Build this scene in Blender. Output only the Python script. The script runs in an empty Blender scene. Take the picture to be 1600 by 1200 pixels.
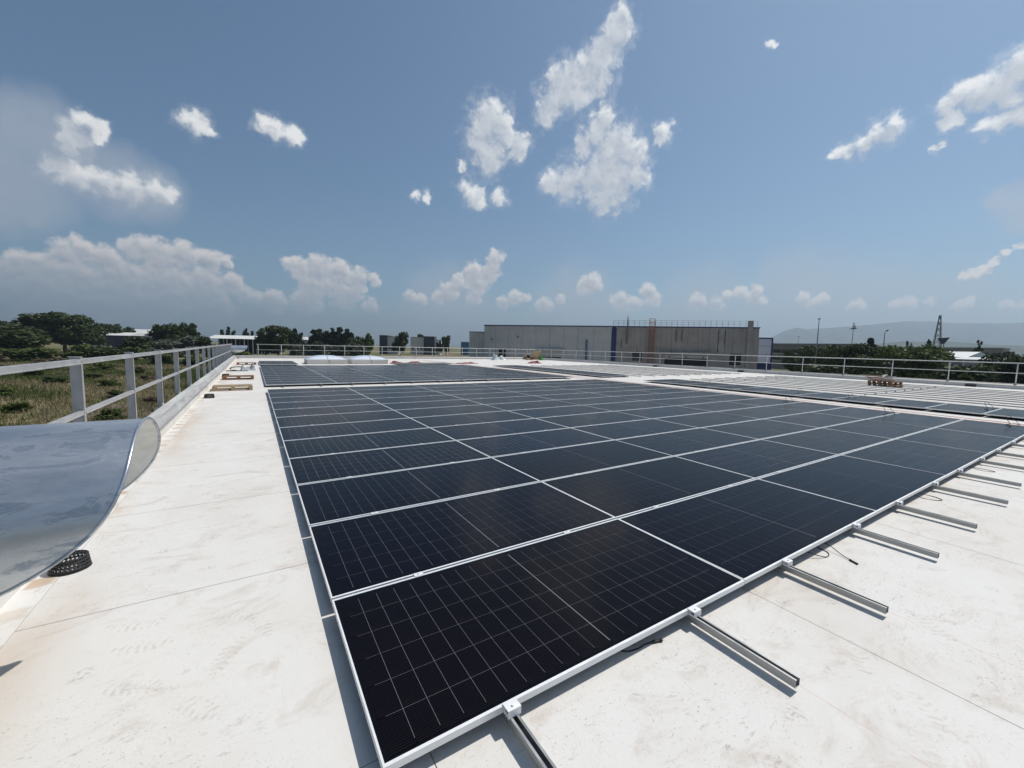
import bpy, math, random
import numpy as np
from mathutils import Vector, Matrix
sc = bpy.context.scene
R = math.radians
# ------------------------------------------------------------------ camera
cam_d = bpy.data.cameras.new("camera"); cam = bpy.data.objects.new("camera", cam_d)
sc.collection.objects.link(cam); sc.camera = cam
cam_d.sensor_width = 36.0; cam_d.lens = 14.436; cam_d.clip_start = 0.05; cam_d.clip_end = 40000
yaw, pitch, roll = 0.563269, -0.0889, 0.022075
fw = Vector((math.sin(yaw)*math.cos(pitch), math.cos(yaw)*math.cos(pitch), math.sin(pitch)))
r0 = Vector((math.cos(yaw), -math.sin(yaw), 0)); u0 = r0.cross(fw)
rt = r0*math.cos(roll) + u0*math.sin(roll); up = -r0*math.sin(roll) + u0*math.cos(roll)
M = Matrix((rt, up, -fw)).transposed().to_4x4(); M.translation = Vector((-0.3501, -1.3539, 1.5102))
cam.matrix_world = M
sc.render.resolution_x = 1024; sc.render.resolution_y = 768
# ------------------------------------------------------------------ exposure, engine
sc.view_settings.view_transform = 'Standard'; sc.view_settings.look = 'None'
sc.view_settings.gamma = 1.0; sc.view_settings.exposure = 0.0; sc.view_settings.use_curve_mapping = False
sc.render.engine = 'CYCLES'
sc.cycles.use_denoising = True
sc.cycles.max_bounces = 8; sc.cycles.diffuse_bounces = 3; sc.cycles.glossy_bounces = 4
sc.cycles.volume_bounces = 0; sc.cycles.transparent_max_bounces = 8
# ------------------------------------------------------------------ sun
SUN = Vector((0.57, -0.04, 1.0)).normalized()
sun_el = math.asin(SUN.z); sun_az = math.atan2(SUN.x, SUN.y)
sl = bpy.data.lights.new("sun", 'SUN'); sl.energy = 3.95; sl.angle = R(0.53); sl.color = (1.0, 0.955, 0.89)
so = bpy.data.objects.new("sun", sl); sc.collection.objects.link(so)
so.rotation_euler = (-SUN).to_track_quat('-Z', 'Y').to_euler(); so.location = SUN*60
# ------------------------------------------------------------------ world: Nishita sky with cumulus clouds at infinity
CLOUD_A = [(0.5712,0.5691,0.5914,0.0178),(0.5788,0.5827,0.5705,0.0225),(0.5731,0.608,0.5495,0.0276),(0.5625,0.6303,0.5351,0.0283),(0.5445,0.6549,0.5241,0.0311),(0.532,0.6776,0.5077,0.0319),(0.5207,0.699,0.4902,0.0257),(0.5142,0.7152,0.4735,0.0191),(0.5133,0.6753,0.5296,0.02),(0.5794,0.6296,0.5175,0.0266),(0.5585,0.6603,0.5021,0.0251),(0.4243,0.78,0.4599,0.0362),(0.4215,0.7961,0.4343,0.0322),(0.4483,0.7689,0.4559,0.0219),(0.4379,0.8026,0.4051,0.0331),(0.4595,0.7739,0.4359,0.0174),(0.4864,0.761,0.4293,0.02),(0.4871,0.7711,0.4101,0.0178),(0.4038,0.8455,0.3493,0.0172),(0.4245,0.8427,0.3312,0.0188),(0.3902,0.8372,0.3833,0.0103),(0.4693,0.8187,0.3308,0.0162),(0.4395,0.8404,0.3172,0.0123),(0.3083,0.8938,0.3258,0.0092),(0.3313,0.8856,0.3256,0.0092),(0.6138,0.6354,0.4685,0.0186),(0.6099,0.6569,0.4433,0.0289),(0.5943,0.6864,0.4192,0.0199),(0.6431,0.6431,0.4157,0.0415),(0.6699,0.6237,0.4028,0.0317),(0.6464,0.6624,0.3787,0.0455),(0.6234,0.6952,0.3579,0.039),(0.6666,0.6615,0.3437,0.0388),(0.592,0.7215,0.3591,0.0341),(0.5598,0.7476,0.3574,0.0212),(0.6829,0.633,0.3646,0.0302),(0.6536,0.6853,0.3212,0.0239),(0.7012,0.567,0.4323,0.0161),(0.6983,0.5806,0.4188,0.0094),(-0.0854,0.9228,0.3756,0.0141),(-0.0685,0.9259,0.3715,0.0154),(-0.0554,0.9282,0.3678,0.0098),(0.0267,0.9187,0.394,0.0145),(0.049,0.9189,0.3915,0.0181),(0.0764,0.9178,0.3896,0.0141),(-0.203,0.9214,0.3313,0.015),(-0.2192,0.925,0.3103,0.0148),(-0.2309,0.9286,0.2905,0.0148),(-0.1987,0.9257,0.3219,0.0093),(-0.2463,0.9336,0.2601,0.0163),(-0.2202,0.9412,0.2563,0.0205),(-0.1923,0.9484,0.252,0.0214),(-0.1618,0.9541,0.2522,0.0204),(-0.1334,0.9582,0.2531,0.0192),(-0.1187,0.959,0.2575,0.0137),(0.8873,0.2647,0.3777,0.0096),(0.8909,0.2709,0.3646,0.0159),(0.8867,0.2874,0.3622,0.0154),(0.8825,0.3069,0.3564,0.014),(0.8777,0.3272,0.3502,0.0125),(0.8748,0.3397,0.3455,0.0078),(0.9059,0.1439,0.3984,0.0214),(0.9072,0.1606,0.3889,0.0207),(0.9059,0.1783,0.3841,0.0183),(0.9009,0.1969,0.3869,0.0157),(0.8999,0.213,0.3805,0.0145),(0.9165,0.1515,0.3704,0.0162),(0.9102,0.2097,0.3571,0.0114),(0.9136,0.1935,0.3576,0.0095),(0.9282,0.1421,0.3439,0.0147),(0.9284,0.1563,0.3371,0.0106),(0.9259,0.1725,0.336,0.0101),(0.9089,0.1224,0.3987,0.0234),(0.9257,0.1103,0.3619,0.0276),(0.7518,0.4042,0.5209,0.0074),(0.9189,0.2196,0.3276,0.005)]
CLOUD_B = [(0.4853,0.8503,0.2037,0.0233),(0.4755,0.8622,0.175,0.0265),(0.4425,0.8798,0.1737,0.025),(0.4516,0.8803,0.1452,0.0267),(0.4108,0.8992,0.1507,0.0191),(0.3919,0.911,0.1281,0.0251),(0.3722,0.9213,0.1126,0.0192),(0.3106,0.9439,0.1125,0.0159),(0.447,0.887,0.1157,0.021),(0.3341,0.9365,0.1064,0.0146),(0.5328,0.8379,0.1183,0.0196),(0.5078,0.855,0.1057,0.0167),(0.5546,0.8238,0.1173,0.0121),(0.6684,0.7281,0.1519,0.0262),(0.6566,0.7407,0.142,0.0176),(0.6827,0.7154,0.149,0.0145),(0.7594,0.6368,0.1333,0.0181),(0.7674,0.6313,0.112,0.021),(0.7233,0.682,0.1084,0.0245),(0.7428,0.6612,0.1053,0.02),(0.5909,0.8005,0.1002,0.0227),(0.6208,0.7755,0.1155,0.012),(0.8249,0.5549,0.1074,0.0199),(0.8459,0.5234,0.1024,0.0168),(0.8529,0.5076,0.1218,0.0102),(0.8646,0.487,0.1235,0.0162),(0.8771,0.4667,0.1135,0.0159),(0.8787,0.4597,0.1285,0.0121),(0.8869,0.4495,0.1063,0.0097),(0.915,0.3883,0.1096,0.0113),(0.9268,0.3604,0.1057,0.0132),(0.922,0.3741,0.1003,0.0134),(0.9652,0.2456,0.0901,0.0124),(0.9703,0.223,0.0941,0.0092),(0.9609,0.2614,0.091,0.0097),(0.9799,0.1797,0.0872,0.0095),(0.9873,0.1367,0.0805,0.0105),(0.989,0.1232,0.0815,0.0095),(0.9461,0.311,0.0902,0.0125),(0.9768,0.1321,0.1685,0.007),(0.9761,0.1439,0.163,0.0064),(0.9768,0.1532,0.1494,0.0073),(0.9771,0.1627,0.1372,0.0091),(0.9757,0.1756,0.1309,0.0093),(0.9741,0.1856,0.129,0.0078),(-0.2929,0.9493,0.1141,0.0211),(-0.2742,0.9551,0.1124,0.0218),(-0.2521,0.9574,0.1406,0.0189),(-0.2311,0.9621,0.1445,0.0213),(-0.206,0.9687,0.1387,0.0221),(-0.1655,0.9738,0.1559,0.0251),(-0.1361,0.9784,0.1553,0.0261),(-0.1002,0.9824,0.1575,0.0251),(-0.0622,0.986,0.1549,0.0219),(-0.0372,0.9873,0.1548,0.0135),(-0.0335,0.9926,0.1167,0.0228),(-0.0183,0.9948,0.0997,0.0186),(-0.3062,0.9469,0.0977,0.0191),(-0.2826,0.9553,0.0868,0.0333),(-0.2418,0.9654,0.0973,0.0408),(-0.1891,0.9764,0.1043,0.0439),(-0.1303,0.9858,0.106,0.0473),(-0.0742,0.9916,0.1064,0.0395),(-0.3195,0.9444,0.0769,0.0313),(-0.2227,0.9732,0.0577,0.0369),(-0.2788,0.9591,0.0495,0.0339),(-0.1502,0.9868,0.0607,0.0407),(-0.0659,0.9955,0.0674,0.0403),(0.0085,0.9961,0.0881,0.018),(0.0369,0.9945,0.0981,0.011),(-0.3361,0.9385,0.0793,0.038),(0.0902,0.9838,0.1547,0.0251),(0.1266,0.9788,0.1609,0.0283),(0.164,0.974,0.1565,0.0264),(0.2026,0.9679,0.1489,0.023),(0.2355,0.961,0.1446,0.0152),(0.1142,0.9857,0.1242,0.0335),(0.158,0.98,0.121,0.0346),(0.1967,0.9735,0.1169,0.0232),(0.0668,0.9845,0.1624,0.0147),(0.1017,0.9907,0.0898,0.031),(0.0423,0.9957,0.083,0.0247),(0.1773,0.9796,0.0948,0.0271),(0.23,0.9693,0.0866,0.0196),(0.9789,0.1864,0.0835,0.0105)]
CLOUD_V = [(-0.2304,0.9308,0.2839,0.0371),(-0.1844,0.9487,0.2569,0.0413),(-0.1417,0.957,0.2531,0.0343),(-0.2592,0.917,0.3031,0.0388),(-0.283,0.9115,0.2985,0.0337),(-0.3108,0.915,0.2573,0.0439),(-0.2552,0.9229,0.2884,0.0316),(-0.2874,0.9313,0.2238,0.0467),(-0.2321,0.9343,0.2705,0.0415),(-0.3089,0.9324,0.1877,0.026),(-0.2795,0.9413,0.1891,0.0193),(0.9635,0.1357,0.2308,0.02),(0.9592,0.1541,0.2369,0.0126),(0.9696,0.1297,0.2075,0.0169),(0.9137,0.3929,0.1037,0.0683),(0.9498,0.3021,0.0817,0.0617),(0.8344,0.5445,0.0853,0.066),(0.6512,0.754,0.0861,0.0748),(0.3943,0.9155,0.0795,0.0748),(0.977,0.1999,0.0738,0.0537)]

W = bpy.data.worlds.new("World"); sc.world = W; W.use_nodes = True
nt = W.node_tree; nt.nodes.clear(); L = nt.links.new
def wn(t, **k):
    n = nt.nodes.new(t)
    for a, b in k.items(): setattr(n, a, b)
    return n
def wmath(op, a, b=None, c=None, clamp=False):
    n = nt.nodes.new('ShaderNodeMath'); n.operation = op; n.use_clamp = clamp
    for i, v in enumerate((a, b, c)):
        if v is None: continue
        if isinstance(v, (int, float)): n.inputs[i].default_value = v
        else: L(v, n.inputs[i])
    return n.outputs[0]
def wvec(op, a, b):
    n = nt.nodes.new('ShaderNodeVectorMath'); n.operation = op
    for i, v in enumerate((a, b)):
        if isinstance(v, (tuple, Vector)): n.inputs[i].default_value = v
        else: L(v, n.inputs[i])
    return n.outputs['Value' if op == 'DOT_PRODUCT' else 'Vector']
sky = wn('ShaderNodeTexSky', sky_type='NISHITA', sun_disc=False)
sky.sun_elevation = sun_el; sky.sun_rotation = sun_az
sky.altitude = 50; sky.air_density = 1.0; sky.dust_density = 0.8; sky.ozone_density = 1.0
tc = wn('ShaderNodeTexCoord'); D0 = tc.outputs['Generated']
def wnoise(vec, scale, detail, rough, dist=0.0):
    n = wn('ShaderNodeTexNoise'); L(vec, n.inputs['Vector'])
    n.inputs['Scale'].default_value = scale; n.inputs['Detail'].default_value = detail
    n.inputs['Roughness'].default_value = rough; n.inputs['Distortion'].default_value = dist
    return n
n1 = wnoise(D0, 26, 3, .55)
n2 = wnoise(D0, 80, 3, .55)
def jit(n, k): return wvec('MULTIPLY', wvec('SUBTRACT', n.outputs['Color'], (.5, .5, .5)), (k, k, k))
def unit(v):
    n = nt.nodes.new('ShaderNodeVectorMath'); n.operation = 'NORMALIZE'; L(v, n.inputs[0]); return n.outputs['Vector']
Dw = unit(wvec('ADD', wvec('ADD', D0, jit(n1, .040)), jit(n2, .014)))
Dn = unit(wvec('ADD', wvec('ADD', D0, jit(n1, .014)), jit(n2, .014)))
def field(lst, vec, grow):
    out = None
    for x, y, z, r in lst:
        q = math.sqrt(x*x + y*y + z*z); x, y, z = x/q, y/q, z/q
        c = math.cos(r*grow); k = 1.0/(1.0 - c)
        f = wmath('SUBTRACT', wvec('DOT_PRODUCT', vec, (x*k, y*k, z*k)), c*k)
        out = f if out is None else wmath('SMOOTH_MAX', out, f, .25)
    return out
fbm = wnoise(D0, 42, 9, .62, .35).outputs['Fac']
fbm_s = wnoise(wvec('ADD', D0, (SUN.x*.012, SUN.y*.012, SUN.z*.012)), 36, 3, .5, .25).outputs['Fac']
fbm2 = wnoise(D0, 60, 7, .55, .2).outputs['Fac']
fbm2_s = wnoise(wvec('ADD', D0, (SUN.x*.007, SUN.y*.007, SUN.z*.010)), 60, 3, .5, .2).outputs['Fac']
sepz = wn('ShaderNodeSeparateXYZ'); L(D0, sepz.inputs[0]); ELZ = sepz.outputs['Z']
def ramp(v, a, b):
    n = wn('ShaderNodeMapRange', interpolation_type='SMOOTHSTEP'); L(v, n.inputs['Value'])
    n.inputs['From Min'].default_value = a; n.inputs['From Max'].default_value = b
    return n.outputs[0]
def mixc(f, a, b):
    n = wn('ShaderNodeMix', data_type='RGBA')
    for i, v in ((0, f), (6, a), (7, b)):
        if isinstance(v, (int, float)): n.inputs[i].default_value = v
        elif isinstance(v, tuple): n.inputs[i].default_value = (*v, 1)
        else: L(v, n.inputs[i])
    return n.outputs[2]
CS = 12.0   # cloud radiance is given for a background strength of about 0.08
def col(r, g, b): return (r*CS, g*CS, b*CS)
n1f = n1.outputs['Fac']; skyc = mixc(1.0, sky.outputs[0], (.80, .98, 1.05)); skyc.node.blend_type = 'MULTIPLY'
def sky_with(A, B, V, Dw, Dws, Dn, Dnt, fbm, fbm_s, fbm2, fbm2_s, n1f, ELZ, c):
    """the sky colour c with the cumulus (A), the far hazy cumulus (B) and the veils (V) of one sector"""
    if V:
        fv = wmath('ADD', field(V, Dn, 1.25), wmath('MULTIPLY', wmath('SUBTRACT', n1f, .5), 1.2))
        c = mixc(wmath('MULTIPLY', ramp(fv, -1.3, 1.3), .62), c, col(.47, .51, .57))
    if B:
        fb = wmath('ADD', field(B, Dn, 1.12), wmath('MULTIPLY', wmath('SUBTRACT', fbm2, .5), 2.0))
        db = wmath('MULTIPLY', ramp(fb, -.15, .75), wmath('ADD', wmath('MULTIPLY', ramp(ELZ, .045, .135), .48), .46))
        eb = wmath('MULTIPLY', wmath('SUBTRACT', fbm2_s, fbm2), 1.0)
        tb = wmath('ADD', wmath('MULTIPLY', ramp(field(B, Dnt, 1.12), -.2, 1.0), .8), eb, clamp=True)
        c = mixc(db, c, mixc(tb, col(.90, .85, .81), col(.47, .49, .53)))
    if A:
        fa = wmath('ADD', field(A, Dw, 1.12), wmath('MULTIPLY', wmath('SUBTRACT', fbm, .5), 3.2))
        halo = wmath('MULTIPLY', ramp(wmath('ADD', fa, wmath('MULTIPLY', wmath('SUBTRACT', fbm2, .5), 5.0)), -1.7, 1.3), .26)
        da = wmath('MAXIMUM', wmath('MULTIPLY', ramp(fa, -.55, .95), .99), halo)
        ea = wmath('MULTIPLY', wmath('SUBTRACT', fbm_s, fbm), .9)
        ta = wmath('ADD', wmath('MULTIPLY', ramp(field(A, Dws, 1.12), -1.3, 1.0), .95), ea, clamp=True)
        c = mixc(da, c, mixc(ta, col(.95, .95, .94), col(.52, .56, .62)))
    return c
Dws = unit(wvec('ADD', Dw, (SUN.x*.026, SUN.y*.026, SUN.z*.026))); Dnt = unit(wvec('ADD', Dn, (.004, 0, .012)))
def bgnode(c):
    n = wn('ShaderNodeBackground'); n.inputs['Strength'].default_value = 0.08; L(c, n.inputs['Color']); return n.outputs[0]
def mixs(f, a, b):
    n = wn('ShaderNodeMixShader'); L(f, n.inputs[0]); L(a, n.inputs[1]); L(b, n.inputs[2]); return n.outputs[0]
AZ = wmath('ARCTAN2', sepz.outputs['X'], sepz.outputs['Y'])
EDGE = [R(-45 + 150*i/8) for i in range(9)]
def insec(lst, a, b): return [q for q in lst if a - q[3]*1.6 - .07 < math.atan2(q[0], q[1]) < b + q[3]*1.6 + .07]
acc = None
for a, b in zip(EDGE[:-1], EDGE[1:]):
    # every sector is a node group of its own, so that only one is evaluated per ray
    gt_ = bpy.data.node_groups.new('cloud_sector', 'ShaderNodeTree'); ext = [Dw, Dws, Dn, Dnt, fbm, fbm_s, fbm2, fbm2_s, n1f, ELZ, skyc]
    for i in range(len(ext)): gt_.interface.new_socket('i%d' % i, in_out='INPUT', socket_type='NodeSocketVector' if i < 4 else 'NodeSocketColor' if i == 10 else 'NodeSocketFloat')
    gt_.interface.new_socket('Color', in_out='OUTPUT', socket_type='NodeSocketColor')
    keep = (nt, L); nt = gt_; L = gt_.links.new; gi = nt.nodes.new('NodeGroupInput'); go = nt.nodes.new('NodeGroupOutput')
    L(sky_with(insec(CLOUD_A, a, b), insec(CLOUD_B, a, b), insec(CLOUD_V, a, b), *gi.outputs[:11]), go.inputs[0])
    nt, L = keep; gn = nt.nodes.new('ShaderNodeGroup'); gn.node_tree = gt_
    for i, v in enumerate(ext): L(v, gn.inputs[i])
    sh = bgnode(gn.outputs[0])
    acc = sh if acc is None else mixs(wmath('GREATER_THAN', AZ, a), acc, sh)
# the rest of the sky carries the same scattered cumulus
gen = wnoise(D0, 7, 7, .6, .2).outputs['Fac']
away = wmath('MAXIMUM', ramp(wmath('ABSOLUTE', wmath('SUBTRACT', AZ, R(30))), R(76), R(95)), ramp(ELZ, .77, .86))
gm = wmath('MULTIPLY', wmath('MULTIPLY', ramp(gen, .60, .68), away), ramp(ELZ, .02, .12))
rest = bgnode(mixc(gm, skyc, col(.72, .74, .77)))
inside = wmath('MULTIPLY', wmath('LESS_THAN', wmath('ABSOLUTE', wmath('SUBTRACT', AZ, R(30))), R(75)), wmath('MULTIPLY', wmath('GREATER_THAN', ELZ, .005), wmath('LESS_THAN', ELZ, .76)))
top = mixs(inside, rest, acc)
wo = wn('ShaderNodeOutputWorld'); L(top, wo.inputs['Surface'])
W.cycles.sampling_method = 'MANUAL'; W.cycles.sample_map_resolution = 512
# ------------------------------------------------------------------ helpers
def ncol(c): return (*c, 1.0)
class NT:
    """small wrapper round a material's node tree"""
    def __init__(s, name):
        s.m = bpy.data.materials.new(name); s.m.use_nodes = True; s.t = s.m.node_tree; s.t.nodes.clear()
        s.out = s.t.nodes.new('ShaderNodeOutputMaterial'); s.p = s.t.nodes.new('ShaderNodeBsdfPrincipled')
        s.t.links.new(s.p.outputs[0], s.out.inputs[0]); s.tc = s.t.nodes.new('ShaderNodeTexCoord')
    def set(s, k, v):
        if isinstance(v, (int, float)): s.p.inputs[k].default_value = v
        elif isinstance(v, tuple): s.p.inputs[k].default_value = ncol(v) if len(v) == 3 else v
        else: s.t.links.new(v, s.p.inputs[k])
        return s
    def math(s, op, a, b=None, c=None, clamp=False):
        n = s.t.nodes.new('ShaderNodeMath'); n.operation = op; n.use_clamp = clamp
        for i, v in enumerate((a, b, c)):
            if v is None: continue
            if isinstance(v, (int, float)): n.inputs[i].default_value = v
            else: s.t.links.new(v, n.inputs[i])
        return n.outputs[0]
    def noise(s, scale, detail=4, rough=.55, stretch=None, coord='Object', dist=0.0, rot=None):
        n = s.t.nodes.new('ShaderNodeTexNoise'); v = s.tc.outputs[coord]
        if stretch or rot:
            mp = s.t.nodes.new('ShaderNodeMapping'); s.t.links.new(v, mp.inputs[0]); v = mp.outputs[0]
            if stretch: mp.inputs['Scale'].default_value = stretch
            if rot: mp.inputs['Rotation'].default_value = rot
        s.t.links.new(v, n.inputs['Vector']); n.inputs['Scale'].default_value = scale
        n.inputs['Detail'].default_value = detail; n.inputs['Roughness'].default_value = rough; n.inputs['Distortion'].default_value = dist
        return n.outputs['Fac']
    def vor(s, scale, feature='F1', out='Distance', stretch=None):
        n = s.t.nodes.new('ShaderNodeTexVoronoi'); n.feature = feature; v = s.tc.outputs['Object']
        if stretch:
            mp = s.t.nodes.new('ShaderNodeMapping'); s.t.links.new(v, mp.inputs[0]); v = mp.outputs[0]; mp.inputs['Scale'].default_value = stretch
        s.t.links.new(v, n.inputs['Vector']); n.inputs['Scale'].default_value = scale
        return n.outputs[out]
    def ramp(s, v, a, b, lo=0.0, hi=1.0):
        n = s.t.nodes.new('ShaderNodeMapRange'); n.interpolation_type = 'SMOOTHSTEP'; s.t.links.new(v, n.inputs['Value'])
        for k, x in (('From Min', a), ('From Max', b), ('To Min', lo), ('To Max', hi)): n.inputs[k].default_value = x
        return n.outputs[0]
    def mix(s, f, a, b, blend='MIX'):
        n = s.t.nodes.new('ShaderNodeMix'); n.data_type = 'RGBA'; n.blend_type = blend
        for i, v in ((0, f), (6, a), (7, b)):
            if isinstance(v, (int, float)): n.inputs[i].default_value = v
            elif isinstance(v, tuple): n.inputs[i].default_value = ncol(v)
            else: s.t.links.new(v, n.inputs[i])
        return n.outputs[2]
    def xyz(s, coord='Object'):
        n = s.t.nodes.new('ShaderNodeSeparateXYZ'); s.t.links.new(s.tc.outputs[coord], n.inputs[0]); return n.outputs
    def bump(s, h, strength=.3, dist=.01):
        n = s.t.nodes.new('ShaderNodeBump'); n.inputs['Strength'].default_value = strength; n.inputs['Distance'].default_value = dist
        s.t.links.new(h, n.inputs['Height']); s.t.links.new(n.outputs[0], s.p.inputs['Normal']); return s
    def info(s, out): 
        n = s.t.nodes.new('ShaderNodeObjectInfo'); return n.outputs[out]
    def attr(s, name):
        n = s.t.nodes.new('ShaderNodeAttribute'); n.attribute_name = name; return n.outputs
def simple(name, c, rough=.6, metal=0.0, var=.12, scale=6.0, bump=0.0, spec=.5):
    m = NT(name); f = m.noise(scale, 5, .6)
    m.set('Base Color', m.mix(m.ramp(f, .3, .7), tuple(x*(1-var) for x in c), tuple(min(1, x*(1+var)) for x in c)))
    m.set('Roughness', rough).set('Metallic', metal).set('Specular IOR Level', spec)
    if bump: m.bump(f, bump, .02)
    return m.m
class MB:
    def __init__(s): s.v = []; s.f = []
    def add(s, vs, fs):
        o = len(s.v); s.v += [tuple(v) for v in vs]; s.f += [tuple(i + o for i in f) for f in fs]; return s
    def box(s, x0, x1, y0, y1, z0, z1):
        return s.add([(x0,y0,z0),(x1,y0,z0),(x1,y1,z0),(x0,y1,z0),(x0,y0,z1),(x1,y0,z1),(x1,y1,z1),(x0,y1,z1)],
                     [(3,2,1,0),(4,5,6,7),(0,1,5,4),(1,2,6,5),(2,3,7,6),(3,0,4,7)])
    def obox(s, c, sx, sy, sz, rot):          # box centred on c, turned by an Euler
        from mathutils import Euler
        m = Euler(rot).to_matrix(); c = Vector(c)
        pts = [c + m @ Vector((a*sx/2, b*sy/2, e*sz/2)) for e in (-1, 1) for a, b in ((-1,-1),(1,-1),(1,1),(-1,1))]
        return s.add(pts, [(3,2,1,0),(4,5,6,7),(0,1,5,4),(1,2,6,5),(2,3,7,6),(3,0,4,7)])
    def tube(s, pts, r, n=8, cap=True, closed=False):
        pts = [Vector(p) for p in pts]; rr = r if isinstance(r, (list, tuple)) else [r]*len(pts); o = len(s.v); N = len(pts)
        ref = None
        for i, p in enumerate(pts):
            if closed: t = (pts[(i+1) % N] - pts[i-1]).normalized()
            else: t = (pts[min(i+1, N-1)] - pts[max(i-1, 0)]).normalized()
            if ref is None:
                ref = Vector((0,0,1)) if abs(t.z) < .9 else Vector((1,0,0))
            a = (ref - t*ref.dot(t)).normalized(); b = t.cross(a); ref = a
            for k in range(n):
                w = 2*math.pi*k/n; s.v.append(tuple(p + (a*math.cos(w) + b*math.sin(w))*rr[i]))
        for i in range(N if closed else N-1):
            j = (i+1) % N
            for k in range(n): s.f.append((o+i*n+k, o+i*n+(k+1)%n, o+j*n+(k+1)%n, o+j*n+k))
        if cap and not closed:
            s.f.append(tuple(o+k for k in range(n))[::-1]); s.f.append(tuple(o+(N-1)*n+k for k in range(n)))
        return s
    def prism(s, prof, axis, a, b):          # extrude a 2-D outline along x or y
        n = len(prof)
        if axis == 'x': vs = [(a,p,q) for p,q in prof] + [(b,p,q) for p,q in prof]
        else: vs = [(p,a,q) for p,q in prof] + [(p,b,q) for p,q in prof]
        fs = [tuple(range(n))[::-1], tuple(range(n, 2*n))] + [(i,(i+1)%n,n+(i+1)%n,n+i) for i in range(n)]
        return s.add(vs, fs)
    def mesh(s, name, mat, smooth=False):
        me = bpy.data.meshes.new(name); me.from_pydata(s.v, [], s.f); me.materials.append(mat)
        if smooth: me.polygons.foreach_set('use_smooth', [True]*len(me.polygons))
        me.update(); return me
    def build(s, name, mat, parent=None, loc=None, smooth=False):
        return put(name, s.mesh(name, mat, smooth), parent, loc)
def put(name, data, parent=None, loc=None):
    o = bpy.data.objects.new(name, data); sc.collection.objects.link(o)
    if parent is not None: o.parent = parent
    if loc is not None: o.location = loc
    return o
def tag(o, label=None, cat=None, group=None, kind=None):
    for k, v in (('label', label), ('category', cat), ('group', group), ('kind', kind)):
        if v: o[k] = v
    return o
def thing(name, label, cat, loc=(0,0,0), rz=0.0, group=None):
    o = put(name, None, None, loc); o.rotation_euler = (0,0,rz); o.empty_display_size = .2
    return tag(o, label, cat, group)
def struct(o): o['kind'] = 'structure'; return o
ORD = ['first','second','third','fourth','fifth','sixth','seventh','eighth','ninth','tenth','eleventh','twelfth','thirteenth','fourteenth','fifteenth','sixteenth']
rnd = random.Random(7)
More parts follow.
